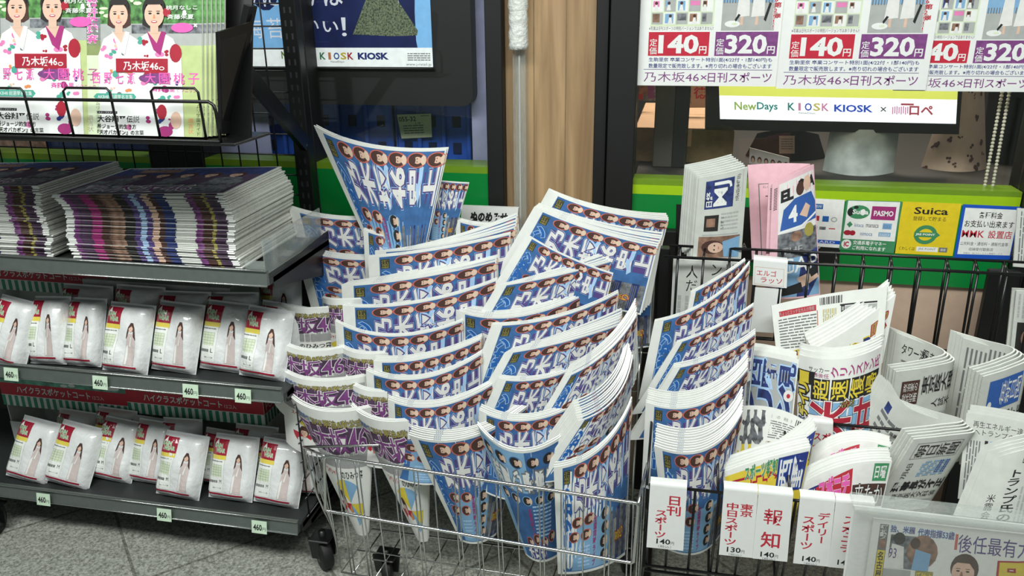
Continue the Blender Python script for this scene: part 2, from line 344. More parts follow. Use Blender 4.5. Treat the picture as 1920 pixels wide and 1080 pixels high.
def ruled(top, bot, w, h):
    """surface between two 3D curves; F(u,v,hh) with h measured along the outward (viewer-side) normal"""
    T = catmull(top); B = catmull(bot); S = np.linspace(0, 1, 81)
    dT = np.gradient(T, axis=0); dB = np.gradient(B, axis=0)
    def F(u, v, hh=0.0):
        s = np.clip(np.asarray(u, float)/w, -.02, 1.02); t = np.asarray(v, float)/h
        ev = lambda A: np.stack([np.interp(s, S, A[:, k]) for k in range(3)], -1)
        a, b = ev(T), ev(B); da, db = ev(dT), ev(dB); t_ = t[..., None]
        p = a+(b-a)*t_; du = da+(db-da)*t_; n = np.cross(b-a, du); n /= (np.linalg.norm(n, axis=-1, keepdims=True)+1e-12)
        return p+n*np.asarray(hh, float)[..., None]
    return F
def bil(c00, c10, c11, c01, w, h):
    return ruled([c00, (np.array(c00)+c10)/2, c10], [c01, (np.array(c01)+c11)/2, c11], w, h)
def sheet(mb, F, w, h, t, nu=1, nv=1, front='newsprint', edge='page_edge', back=None, sides=None):
    """solid sheet body: viewer side at height 0, far side at -t, rounded top fold"""
    U, V = np.meshgrid(np.linspace(0, w, nu+1), np.linspace(0, h, nv+1)); U = U.ravel(); V = V.ravel(); N = (nu+1)*(nv+1)
    idx = lambda i, j: j*(nu+1)+i
    A = F(U, V, np.zeros(N)); Bk = F(U, V, np.full(N, -t))
    mb.add(A, [(idx(i, j), idx(i, j+1), idx(i+1, j+1), idx(i+1, j)) for j in range(nv) for i in range(nu)], front, nu > 1)
    mb.add(Bk, [(idx(i, j), idx(i+1, j), idx(i+1, j+1), idx(i, j+1)) for j in range(nv) for i in range(nu)], back or front, nu > 1)
    def strip(ii, mn):
        a = A[ii]; b = Bk[ii]; n = len(ii); vs = np.concatenate([a, b]); mb.add(vs, [(k, k+1, n+k+1, n+k) for k in range(n-1)], mn)
    strip([idx(i, 0) for i in range(nu+1)], edge); strip([idx(i, nv) for i in range(nu, -1, -1)], edge)
    strip([idx(0, j) for j in range(nv, -1, -1)], sides or edge); strip([idx(nu, j) for j in range(nv+1)], sides or edge)
    return mb


# ================================================================== THE SETTING
YW = 2.0                                     # shop front plane
def wx(px, py, Y=YW): return P(px, py, Y)[0]
def wz(px, py, Y=YW): return P(px, py, Y)[2]
structure(MB().box((-3.6, -0.6, -0.05), (2.6, 4.2, 0), 'granite_tile'), 'floor')
ZB = wz(1500, 520)                           # lower edge of the green band
ZG = wz(720, 318); ZL = wz(720, 306)         # green top, lime top on the left
ZG2 = wz(1500, 372); ZL2 = wz(1530, 346)
XF1, XF2 = wx(914, 150), wx(945, 150); XW1 = wx(1117, 150); XB1, XB2 = wx(1115, 200), wx(1143, 150); XB3 = wx(1191, 250)
XR = wx(1905, 400)
mb = MB().box((-3.6, YW, 0), (XF1, YW+.08, ZB-.03), 'black_matte'); structure(mb, 'wall_left')
mb = MB().box((XB1, YW, 0), (XR, YW+.08, ZB), 'beige_panel'); structure(mb, 'wall_right')
structure(MB().box((XR+.002, YW-.05, 0), (2.6, YW+.08, 2.4), 'black_matte'), 'wall_end')
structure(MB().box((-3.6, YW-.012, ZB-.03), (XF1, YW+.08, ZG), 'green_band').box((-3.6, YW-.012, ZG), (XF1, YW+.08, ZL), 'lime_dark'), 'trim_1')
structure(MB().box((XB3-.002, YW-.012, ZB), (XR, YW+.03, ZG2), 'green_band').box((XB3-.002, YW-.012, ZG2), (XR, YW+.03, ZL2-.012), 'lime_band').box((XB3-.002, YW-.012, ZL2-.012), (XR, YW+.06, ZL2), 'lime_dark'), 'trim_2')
structure(MB().box((XF2, YW+.02, 0), (XW1, YW+.08, 2.4), 'wood_panel'), 'wall_pillar')
structure(MB().bbox((XF1, YW-.02, 0), (XF2, YW+.08, 2.4), 'black_matte'), 'trim_3')
structure(MB().bbox((XB1, YW-.01, 0.3), (XB2-.004, YW+.08, 2.4), 'black_matte').bbox((XB2, YW-.03, 0.3), (XB3, YW+.08, 2.4), 'black_matte'), 'trim_4')
xm0, xm1 = wx(285, 290), wx(385, 290)
structure(MB().bbox((xm0, YW-.015, ZB-.03), (xm1, YW+.08, 2.4), 'black_matte'), 'trim_5')
xq0, xq1 = wx(572, 250), wx(592, 250)
structure(MB().bbox((xq0, YW-.015, ZB-.03), (xq1, YW+.06, 2.4), 'black_matte'), 'trim_6')
# thin joints of the wooden pillar
structure(MB().box((wx(998, 150), YW+.018, .4), (wx(998, 150)+.0016, YW+.021, 2.4), 'kraft_dark').box((wx(1058, 150), YW+.018, .4), (wx(1058, 150)+.0016, YW+.021, 2.4), 'kraft_dark'), 'trim_7')
structure(MB().box((-3.6, YW+.012, ZL), (XF1, YW+.018, 2.4), 'window_glass'), 'window_1')
structure(MB().box((XB3, YW+.012, ZL2), (XR, YW+.018, 2.4), 'window_glass'), 'window_2')
# inside of the shop
structure(MB().box((-3.6, 3.6, 0), (2.6, 3.66, 2.6), 'interior_dark'), 'wall_back')
structure(MB().box((-3.6, YW+.0, 2.4), (2.6, 3.66, 2.46), 'interior_dark'), 'ceiling')
structure(MB().box((XF1+.03, YW+.09, 0), (XF2, 3.6, 2.4), 'interior_dark'), 'wall_partition')

def card(name, d, c, t, front, label=None, cat=None, parent=None, group=None, du=None, back=None):
    """flat printed sheet given its four 3D corners"""
    mb = MB(); F = bil(*c, d.w, d.h); sheet(mb, F, d.w, d.h, t, 1, 1, front, front, back or front); printon(mb, d, F, du=du)
    return mb.obj(name, parent, label, cat, group)
def flat4(px0, py0, px1, py1, Y): return [P(px0, py0, Y), P(px1, py0, Y), P(px1, py1, Y), P(px0, py1, Y)]
def quad4(pts, Y): return [P(x, y, Y) if not isinstance(Y, (list, tuple)) else P(x, y, Y[i]) for i, (x, y) in enumerate(pts)]
# counter behind the right window, with what stands on it
ZC = ZL2-.03
mb = MB().box((XB3+.02, YW+.12, 0), (XR+.2, 3.2, ZC), 'interior_dark').box((XB3+.0, YW+.1, ZC), (XR+.2, 3.22, ZC+.02), 'interior_dark')
mb.obj('shop_counter', None, 'dark counter inside the shop behind the right-hand window', 'counter')
def carton(name, px0, px1, pyt, pyb, Y, depth, label, top='kraft', front='kraft_dark'):
    a = P(px0, pyb, Y); b = P(px1, pyt, Y); z0 = ZC+.021
    t = thing(name, label, 'box', ((a[0]+b[0])/2, Y+depth/2, z0))
    MB().bbox((a[0], Y, z0), (b[0], Y+depth, b[2]-.004), front).obj('carton_body', t)
    xm = (a[0]+b[0])/2
    MB().bbox((a[0], Y, b[2]-.003), (b[0], Y+depth/2-.002, b[2]), top).bbox((a[0], Y+depth/2+.002, b[2]-.003), (b[0], Y+depth, b[2]), top).obj('lid_flap', t)
    MB().box((xm-.02, Y-.0008, b[2]-.05), (xm+.02, Y, b[2]-.003), 'kraft').obj('packing_tape', t)
    return t
carton('cardboard_box', 1188, 1378, 242, 330, 2.27, .55, 'brown cardboard box with a pale lid behind the glass, left of the lit screen')
t = thing('shoulder_bag', 'dark bag with a small white tag behind the glass under the lit screen', 'bag', tuple(P(1450, 330, 2.36)*np.array([1, 1, 0])+np.array([0, .06, ZC+.021])))
mb = MB(); F = ruled([P(1420, 250, 2.40), P(1462, 244, 2.36), P(1535, 252, 2.40)], [np.array([P(1395, 320, 2.4)[0], 2.40, ZC+.022]), np.array([P(1460, 320, 2.4)[0], 2.34, ZC+.022]), np.array([P(1545, 320, 2.4)[0], 2.40, ZC+.022])], 1, 1); sheet(mb, F, 1, 1, .12, 12, 5, 'black_cloth', 'black_cloth'); mb.obj('bag_body', t)
d = Design(24, 34); d.lines(3, 5, 21, 28, 5, 'ink_grey'); card('bag_tag', d, flat4(1461, 255, 1490, 288, 2.335), .001, 'beige_panel', parent=t)
d = Design(90, 40); d.rects([(1, 1, 29, 39), (31, 1, 59, 39), (61, 1, 89, 39)], 'carton_white')
for q in range(6): d.ell(8+q*15, 20, 5, 7, 'hair_brown', 10); d.ell(8+q*15, 22, 3.4, 5, 'skin_print', 10); d.rect(3+q*15, 29, 13+q*15, 38, 'pink_print')
card('photo_card', d, quad4([(1406, 277), (1480, 296), (1480, 322), (1404, 318)], 2.29), .004, 'carton_white', 'strip of small portrait photos leaning behind the glass above the pink paper', 'card')
d = Design(100, 130); d.rect(0, 0, 100, 130, 'beige_panel'); d.rect(25, 2, 78, 20, 'green_print'); d.text('徳', 25, 32, 75, 88, 'tag_red', bold=.02); d.vtext('お買得品', 3, 20, 17, 110, 'ink_black'); d.lines(84, 20, 98, 110, 2, 'ink_black', True)
card('shop_sign', d, flat4(1288, 150, 1338, 202, 2.5), .004, 'beige_panel', 'small beige sign with a red character and green header behind the glass', 'sign')
d = Design(60, 45); d.rect(0, 0, 60, 45, 'photo_grey'); d.ell(25, 22, 16, 12, 'photo_warm'); d.rect(38, 8, 56, 40, 'violet_print'); d.rect(5, 30, 24, 42, 'red_print')
card('shop_poster', d, flat4(1190, 150, 1229, 189, 2.6), .004, 'photo_grey', 'dark picture card behind the glass next to the black window frame', 'poster')
MB().bbox((P(1226, 250, 2.2)[0], 2.2, ZC+.021), (P(1262, 250, 2.2)[0], 2.23, 1.7), 'interior_grey').bbox((P(1262, 250, 2.2)[0], 2.2, ZC+.021), (P(1290, 250, 2.2)[0], 2.24, 1.7), 'black_matte').obj('screen_post', None, 'dark green-black post rising from the counter behind the glass', 'post')
# lit screen
t = thing('display_screen', 'lit white advertising screen behind the glass below the hanging posters', 'screen', tuple(P(1570, 246, 2.2)+np.array([0, .02, -.02])))
c = [P(1325, 60, 2.2), P(1812, 66, 2.2), P(1798, 252, 2.2), P(1322, 243, 2.2)]
mb = MB(); sheet(mb, bil(*c, 1, 1), 1, 1, .04, 1, 1, 'black_matte', 'black_matte'); mb.obj('screen_housing', t)
d = Design(455, 182); d.rect(0, 0, 455, 182, 'screen_white'); d.rect(0, 0, 455, 130, 'screen_lime')
d.text('New', 30, 143, 74, 161, 'screen_green', bold=.02); d.text('Days', 75, 143, 116, 164, 'screen_teal', bold=.02)
for i, (ch, m_) in enumerate(zip('KIOSK', ['screen_teal', 'screen_pink', 'screen_blue', 'screen_yellow', 'screen_pink'])): d.text(ch, 136+i*16.5+(4 if ch == 'I' else 0), 143, 150+i*16.5-(5 if ch == 'I' else 0), 160, m_, bold=.02)
d.text('NewDays', 158, 163, 190, 168, 'screen_grey'); d.text('KIOSK', 226, 145, 300, 161, 'screen_blue', bold=.03); d.text('×', 314, 148, 325, 159, 'screen_grey')
d.rects([(336+i*4, 148-(i % 3), 338+i*4, 164-(i % 2)*2) for i in range(8)], 'screen_pink'); d.rect(352, 140, 376, 144, 'screen_red'); d.text('ロペ', 368, 144, 412, 165, 'screen_red', bold=.03)
card('screen_panel', d, [x+np.array([0, -.0015, 0]) for x in (P(1345, 65, 2.2), P(1801, 70, 2.2), P(1792, 232, 2.2), P(1350, 223, 2.2))], .001, 'screen_white', parent=t)
# wall-hung things right of the screen
mb = MB(); F = ruled([P(1556, 245, 2.24), P(1610, 243, 2.20), P(1686, 247, 2.24)], [P(1538, 342, 2.22), P(1600, 344, 2.16), P(1672, 348, 2.22)], 1, 1)
sheet(mb, F, 1, 1, .02, 14, 6, 'bag_film', 'bag_film'); mb.obj('plastic_bag', None, 'cloudy clear plastic bag standing behind the glass under the screen', 'bag')
t = thing('floral_cloth', 'beige floral cloth with brown flowers hanging behind the glass', 'cloth', tuple(P(1760, 352, 2.3)))
mb = MB(); F = ruled([P(1790, 130, 2.34), P(1815, 130, 2.29), P(1845, 130, 2.33)], [P(1712, 354, 2.30), P(1775, 356, 2.25), P(1850, 358, 2.30)], 100, 130)
sheet(mb, F, 100, 130, .008, 14, 6, 'apron_cloth', 'apron_cloth')
d = Design(100, 130); rnd = random.Random(4)
for k in range(26):
    x, y = rnd.uniform(6, 94), rnd.uniform(10, 126); r = rnd.uniform(2, 5.5)
    for q in range(3): d.ell(x+rnd.uniform(-3, 3), y+rnd.uniform(-3, 3), r*.6, r*.5, 'flower_brown', 8, rnd.random())
printon(mb, d, F, du=8, eps=.0006); mb.obj('cloth_panel', t)
mb = MB(); F = ruled([P(1860, 130, 2.42), P(1880, 130, 2.40), P(1925, 130, 2.42)], [P(1830, 358, 2.42), P(1868, 360, 2.38), P(1925, 360, 2.42)], 1, 1)
sheet(mb, F, 1, 1, .02, 10, 4, 'black_cloth', 'black_cloth'); mb.obj('dark_curtain', None, 'dark cloth hanging behind the bead chain at the window end', 'curtain')
def chain(x0, y0, x1, y1, label):
    mb = MB(); a = P(x0, y0, 2.05); b = P(x1, y1, 2.05); n = 34; mb.tube([a, b], .0009, 'chain_white', 5)
    for k in range(n): mb.sphere(a+(b-a)*((k+.5)/n), .0042, 'chain_white', 8, 5)
    mb.obj('bead_chain', None, label, 'chain', 'blind bead chains')
chain(1889, 120, 1846, 350, 'left strand of white bead chain hanging behind the window'); chain(1902, 120, 1861, 351, 'right strand of white bead chain hanging behind the window')

# three overlapping hanging posters
def poster_design():
    d = Design(268, 360); o = 200   # photo px offset: y=0 is at o
    R = random.Random(11); cols = ['ink_lightgrey', 'photo_grey', 'pale_blue_print', 'violet_print', 'pink_print', 'letter_white', 'photo_blue', 'photo_warm']
    d.rect(20, 60, 138, o+50, 'pale_green')
    for j in range(8):
        for i in range(5):
            x, y = 22+i*23, 64+j*23; d.rect(x, y, x+21, y+21, 'ink_lightgrey' if (i+j) % 2 else 'board_white')
            m_ = R.choice(cols); d.rect(x+2, y+2, x+R.uniform(9, 20), y+R.uniform(10, 20), m_)
            if R.random() < .6:
                u = x+R.uniform(5, 15); d.ell(u, y+6, 3, 3, 'hair_brown', 8); d.poly([(u-4, y+19), (u-2, y+9), (u+2, y+9), (u+4, y+19)], 'letter_white')
    d.text('※写真は日刊スポーツの特別バージョンではありません!!', 18, o+50, 138, o+57, 'ink_black')
    d.rect(152, 60, 248, o+58, 'ink_lightgrey'); d.rect(152, 60, 248, o+8, 'pale_blue_print'); d.rects([(154+i*5, o-2, 156+i*5, o+9) for i in range(18)], 'ink_grey')
    for x in (190, 217):
        d.poly([(x-4, o+48), (x-3, o+20), (x+1, o+20), (x+1, o+48)], 'skin_print'); d.poly([(x-12, o+34), (x-7, o-40), (x+8, o-40), (x+12, o+32)], 'letter_white'); d.ell(x, o-52, 9, 11, 'hair_brown'); d.ell(x, o-49, 6, 8, 'skin_print')
    d.ell(172, o+46, 14, 6, 'board_white'); d.ell(176, o+46, 5, 2, 'pale_green'); d.poly([(228, o+38), (236, o+8), (240, o+10), (232, o+42)], 'ink_black'); d.poly([(176, o+38), (182, o+28), (186, o+30), (178, o+42)], 'ink_black')
    d.vtext('乃木坂46第2弾!!', 244, o-40, 258, o+56, 'red_print', bold=.02, outl=[(.08, 'board_white')])
    for x0, m_, n in ((18, 'tag_red', '140'), (143, 'violet_print', '320')):
        d.rect(x0, o+60, x0+114, o+104, m_); d.vtext('定価', x0+2, o+72, x0+17, o+102, 'board_white', bold=.006); d.text(n, x0+19, o+65, x0+95, o+100, 'board_white', bold=.035); d.text('円', x0+96, o+86, x0+110, o+100, 'board_white', bold=.02)
    d.text('生駒里奈 卒業コンサート特別1面(4/22付・1部140円)も', 20, o+107, 250, o+116, 'navy_print', bold=.012); d.text('数量限定で販売致します。※売り切れの場合もございます', 20, o+118, 250, o+127, 'navy_print', bold=.012)
    d.rect(11, o+129, 252, o+130, 'purple_outline'); d.text('乃木坂46×', 12, o+134, 132, o+153, 'violet_print'); d.text('日刊スポーツ', 134, o+134, 252, o+153, 'violet_print', bold=.01)
    return d
PD = poster_design()
for k, (x0, y0, x1, y1, Y, lb) in enumerate([(1195, 160, 1461, 166, 1.991, 'leftmost of the three white price posters hanging on the window'), (1455, 166, 1735, 170.5, 1.986, 'middle white price poster, its edges overlapping both neighbours'), (1674, 170, 1940, 174, 1.9905, 'rightmost white price poster, partly covered by the middle one')]):
    bl = P(x0, y0, Y); br = P(x1, y1, Y); wv = br-bl; wv[2] = 0 if abs(wv[2]) < .02 else wv[2]; upv = np.array([0, 0, np.linalg.norm(wv)*360/268])
    card('price_poster', PD, [bl+upv, bl+wv+upv, bl+wv, bl], .0006, 'board_white', lb, 'poster', group='hanging price posters', du=None)

# stickers on the green band
def sticker(pts, d, front, label, Y=1.9868): card('payment_sticker', d, quad4(pts, Y), .0006, front, label, 'sticker', group='stickers on the green band')
d = Design(310, 105); d.text('GA', 115, 70, 138, 82, 'ink_lightgrey'); d.text('MXIZ', 225, 72, 275, 82, 'ink_lightgrey'); sticker([(1268, 383), (1580, 396), (1573, 496), (1266, 482)], d, 'black_matte', 'black sticker behind the folded papers on the green band', 1.9872)
d = Design(60, 94); d.rect(0, 80, 60, 87, 'sticker_blue'); d.text('CARD', 10, 81.5, 50, 86, 'board_white'); d.rect(5, 10, 21, 20, 'masthead_blue'); d.text('BW', 7, 12, 19, 18, 'board_white'); d.rect(22, 33, 34, 44, 'masthead_blue'); d.ell(44, 39, 6, 5, 'ink_lightgrey'); d.ell(44, 39, 4, 3, 'board_white'); d.rect(18, 54, 30, 60, 'photo_grey'); d.rect(36, 56, 48, 58, 'tag_red'); d.rect(4, 54, 14, 60, 'green_print'); d.rect(4, 33, 16, 43, 'red_print')
sticker([(1524, 372), (1584, 375), (1574, 465), (1515, 461)], d, 'sticker_white', 'white card-brand sticker next to the pink paper')
d = Design(112, 96); d.rect(4, 1, 108, 74, 'sticker_white'); d.ell(28, 22, 23, 13, 'green_print', 20); d.ell(12, 22, 6, 8, 'ink_black', 10); d.ell(22, 13, 5, 3, 'ink_black', 8); d.text('Suica', 16, 17, 48, 26, 'sticker_white', bold=.03); d.ell(37, 22, 5, 6, 'sticker_white'); d.rect(54, 10, 102, 35, 'magenta_print'); d.text('PASMO', 59, 18, 98, 28, 'sticker_white', bold=.03)
d.poly([(14, 40), (20, 46), (14, 52), (8, 46)], 'green_print'); d.text('kitaca', 24, 43, 42, 50, 'cobalt_print'); d.text('manaca', 47, 44, 72, 50, 'ink_black'); d.rect(80, 41, 98, 52, 'pale_blue_print'); d.text('ICOCA', 82, 44, 96, 50, 'cobalt_print'); d.ell(12, 62, 8, 5, 'crimson'); d.ell(22, 62, 6, 5, 'crimson'); d.text('nimoca', 38, 59, 62, 66, 'cobalt_print'); d.rect(74, 58, 98, 66, 'pale_blue_print'); d.text('SUGOCA', 76, 60, 96, 65, 'sticker_white')
d.ell(13, 84, 10, 9, 'sticker_white', 18); d.text('iC', 8, 79, 18, 89, 'red_print', bold=.05); d.text('交通系電子マネー', 26, 76, 92, 84, 'sticker_white', bold=.02); d.text('ご利用になれます', 26, 86, 92, 94, 'sticker_white', bold=.02)
sticker([(1587, 375), (1692, 378), (1678, 475), (1573, 468)], d, 'green_print', 'green and white transit card sticker with a pink logo')
d = Design(112, 98); d.text('Suica', 25, 9, 90, 22, 'ink_black', bold=.02); d.text('登録して貯まる', 25, 26, 88, 34, 'ink_black'); d.poly([(62, 46), (82, 60), (62, 75)], 'green_print'); d.ell(54, 60, 22, 18, 'green_print', 22); d.ell(54, 60, 14, 11, 'sticker_yellow', 22); d.rect(32, 55.5, 76, 64.5, 'green_print'); d.text('JRE POINT', 35, 57.5, 72, 62.5, 'sticker_white', bold=.03)
d.text('くわしくは', 8, 84, 38, 91, 'ink_black'); d.rect(41, 83, 82, 92, 'sticker_white'); d.text('JRE POINT', 45, 85, 78, 90, 'ink_grey'); d.rect(84, 83, 100, 92, 'ink_grey'); d.text('検索', 87, 85, 97, 90, 'sticker_white')
sticker([(1693, 378), (1803, 382), (1786, 480), (1676, 475)], d, 'sticker_yellow', 'yellow points sticker with a green ring logo')
d = Design(120, 100); d.rect(6, 6, 114, 92, 'sticker_white'); d.text('各種料金', 36, 12, 84, 24, 'ink_black', bold=.01); d.text('お支払い出来ます', 10, 28, 110, 41, 'ink_black', bold=.01); d.text('MMK', 8, 47, 54, 60, 'tag_red', bold=.01); d.text('設置店', 62, 46, 110, 61, 'tag_red', bold=.01); d.text('公共料金・通信料・通販代金等', 8, 68, 106, 75, 'ink_black'); d.text('収納受付取扱店', 28, 79, 78, 85, 'ink_black'); d.text('収納元：SIS かんしんさん情報サービス', 18, 88, 98, 91, 'ink_grey')
sticker([(1806, 383), (1918, 388), (1897, 487), (1788, 484)], d, 'sticker_blue', 'blue-bordered white sticker with red lettering at the right end')

# pale notice board, bubble wrapped pole
d = Design(130, 60); d.text('ぬのめみせ', 22, 12, 108, 34, 'ink_black', bold=.06); d.lines(10, 42, 115, 55, 2, 'ink_black')
card('notice_board', d, quad4([(866, 386), (972, 390), (966, 440), (862, 436)], 1.93), .012, 'board_white', 'white notice board with black brush lettering half hidden behind the papers', 'sign')
t = thing('wrapped_pole', 'clear plastic pole with white bubble wrap on top, against the wood', 'pole', tuple(P(975, 400, 1.985)))
mb = MB(); x = (wx(962, 200)+wx(990, 200))/2; mb.box((x-.016, YW-.014, .5), (x+.016, YW+.018, 1.25), 'clear_plastic').box((x-.001, YW-.016, .5), (x+.003, YW-.0135, 1.25), 'ink_lightgrey'); mb.obj('plastic_tube', t)
mb = MB(); z0 = wz(972, 92); n = 16; rg = []
R = random.Random(3)
prof = [(0.0225+R.uniform(-.0012, .0012), z0+k*.01) for k in range(24)]
vs = []; fs = []
for k, (r, z) in enumerate(prof):
    for q in range(n): rr = r*(1+R.uniform(-.05, .05)); vs.append((x+rr*1.05*math.cos(2*math.pi*q/n), YW-.018+rr*.9*math.sin(2*math.pi*q/n), z))
for k in range(len(prof)-1):
    for q in range(n): fs.append((k*n+q, k*n+(q+1) % n, (k+1)*n+(q+1) % n, (k+1)*n+q))
fs.append(tuple(range(n-1, -1, -1))); mb.add(vs, fs, 'bubble_wrap', True); mb.obj('bubble_wrap', t)

# ------------------------------------------------------------------ left window: backlit poster screen, blue crates
t = thing('poster_screen', 'big black-framed backlit poster with a rice ball, inside the left window', 'screen', tuple(P(700, 196, 2.06)))
x0, x1 = P(415, 100, 2.06)[0], P(886, 100, 2.06)[0]; zb = P(700, 196, 2.06)[2]
r = .03; pts = []
for cx, cz, a0 in ((x1-r, zb+r, -90), (x1-r, 1.75-r, 0), (x0+r, 1.75-r, 90), (x0+r, zb+r, 180)):
    for k in range(6): a = math.radians(a0+k*18); pts.append((cx+r*math.cos(a), cz+r*math.sin(a)))
n = len(pts); mb = MB(); mb.add([(a, 2.05, c) for a, c in pts]+[(a, 2.12, c) for a, c in pts], [tuple(range(n)), tuple(range(2*n-1, n-1, -1))]+[(k, n+k, n+(k+1) % n, (k+1) % n) for k in range(n)], 'black_matte'); mb.obj('screen_bezel', t)
# picture (photo px relative to x=440..810, y -60..126)
d = Design(370, 186); o = 60; X = lambda px: px-440
d.rect(0, 0, 370, 186, 'poster_sky'); d.rect(X(582), 0, X(782), o+94, 'poster_navy'); d.ell(X(510), o-8, 28, 40, 'poster_navy'); d.poly([(X(770), 20), (X(786), 30), (X(780), o+70), (X(784), o+94), (X(760), o+94)], 'poster_navy')
d.rect(0, o+94, 370, 186, 'poster_white')
d.poly([(X(668), o+72), (X(700), o+8), (X(712), o-18), (X(730), o-20), (X(748), o+10), (X(786), o+66), (X(784), o+74), (X(740), o+75)], 'nori'); d.ell(X(700), o-2, 12, 5, 'poster_red'); d.ell(X(664), o-2, 8, 4, 'poster_red')
for ch, a, b, c, e in (('り', 582, -12, 604, 30), ('は', 620, -10, 654, 25), ('い', 580, 48, 606, 66), ('い', 614, 50, 642, 68), ('！', 648, 44, 657, 75)): d.text(ch, X(a), o+b, X(c), o+e, 'poster_text', bold=.01)
for ch, a, b, c, e in (('ら', 474, -12, 492, 24), ('に', 506, -6, 536, 25), ('海', 472, 44, 500, 78), ('苔', 508, 44, 538, 78)): d.text(ch, X(a), o+b, X(c), o+e, 'poster_text')
d.vtext('パリッ!', X(752), o-30, X(768), o+22, 'poster_text')
d.text('New', X(530), o+100, X(556), o+113, 'lime_dark', bold=.03); d.text('Days', X(557), o+100, X(594), o+114, 'lime_dark', bold=.03)
for i, (ch, m_) in enumerate(zip('KIOSK', ['green_print', 'orange_print', 'cobalt_print', 'yellow_print', 'red_print'])): d.text(ch, X(603+i*13)+(3 if ch == 'I' else 0), o+102, X(614+i*13)-(3 if ch == 'I' else 0), o+114, m_, bold=.03)
d.text('NewDays', X(623), o+116, X(648), o+120, 'ink_black'); d.text('KIOSK', X(674), o+102, X(731), o+114, 'navy_print', bold=.05); d.lines(X(765), o+103, X(806), o+117, 4, 'ink_grey'); d.text('www.j-retail.jp', X(762), o+119, X(807), o+125, 'ink_grey')
a = P(444, 124, 2.048); b = P(812, 126, 2.048); wv = b-a; wv[2] = 0; upv = np.array([0, 0, np.linalg.norm(wv)*186/370])
card('backlit_picture', d, [a+upv, a+wv+upv, a+wv, a], .001, 'poster_sky', parent=t)
mb = MB(); mb.tube([a+np.array([-.004, -.004, -.004]), b+np.array([.004, -.004, -.004])], .003, 'black_steel'); mb.obj('lower_frame', t)
def crate(px0, px1, pyt, label, lab=False):
    Y = 2.2; a = P(px0, 330, Y); b = P(px1, pyt, Y); z0 = .0
    t = thing('plastic_crate', label, 'crate', ((a[0]+b[0])/2, Y+.12, z0), 'blue crates behind the left window')
    mb = MB().bbox((a[0], Y, z0), (b[0], Y+.24, b[2]), 'crate_blue'); mb.obj('crate_body', t)
    mb = MB(); w = (b[0]-a[0])
    for i in range(3):
        for j in range(9):
            x = a[0]+w*(.18+.32*i); z = b[2]-.04-.075*j; mb.bbox((x-.012, Y-.003, z-.016), (x+.012, Y+.002, z+.016), 'crate_dark', .001)
    mb.obj('slot', t)
    mb = MB()
    for i in range(4): x = a[0]+w*(.02+.32*i); mb.bbox((x-.006, Y-.012, z0), (x+.006, Y, b[2]), 'crate_blue')
    mb.bbox((a[0], Y-.014, b[2]-.02), (b[0], Y, b[2]), 'crate_blue'); mb.obj('crate_rib', t); return t
crate(590, 740, 150, 'blue plastic crate behind the glass, under the middle of the rice-ball poster'); crate(745, 880, 150, 'blue plastic crate behind the glass, the one with the paper slip'); crate(440, 582, 150, 'blue plastic crate behind the wire grid beside the black post')
d = Design(66, 44); d.text('055-32', 2, 4, 36, 13, 'ink_black', bold=.02); d.text('1/8', 34, 15, 44, 19, 'ink_black'); d.lines(46, 3, 62, 6, 1); d.lines(8, 20, 50, 38, 4, 'ink_grey')
card('crate_label', d, quad4([(744, 215), (808, 213), (810, 257), (753, 260)], 2.1845), .0006, 'pale_green', 'pale green paper slip numbered 055-32 on the blue crate', 'label')
mb = MB(); mb.box((P(884, 200, 2.1)[0], 2.1, .6), (P(912, 200, 2.1)[0], 2.104, 1.75), 'film_lavender'); mb.obj('lavender_film', None, 'lavender grey film strip behind the glass beside the poster screen', 'film')
mb = MB(); mb.box((P(392, 200, 2.14)[0], 2.14, .6), (P(500, 200, 2.14)[0], 2.144, 1.06), 'film_lavender'); mb.obj('lavender_film', None, 'lavender grey sheet behind the wire grid and the diagonal bracket', 'film')
mb = MB(); mb.bbox((P(-60, 200, 2.2)[0], 2.2, .0), (P(70, 200, 2.2)[0], 2.4, 1.06), 'photo_warm'); mb.obj('storage_box', None, 'brownish box behind the far left window under the magazines', 'box')
mb = MB(); mb.bbox((P(72, 200, 2.2)[0], 2.2, .0), (P(278, 200, 2.2)[0], 2.4, 1.06), 'crate_dark'); mb.obj('storage_box', None, 'dark blue box behind the left window under the right-hand magazine', 'box')

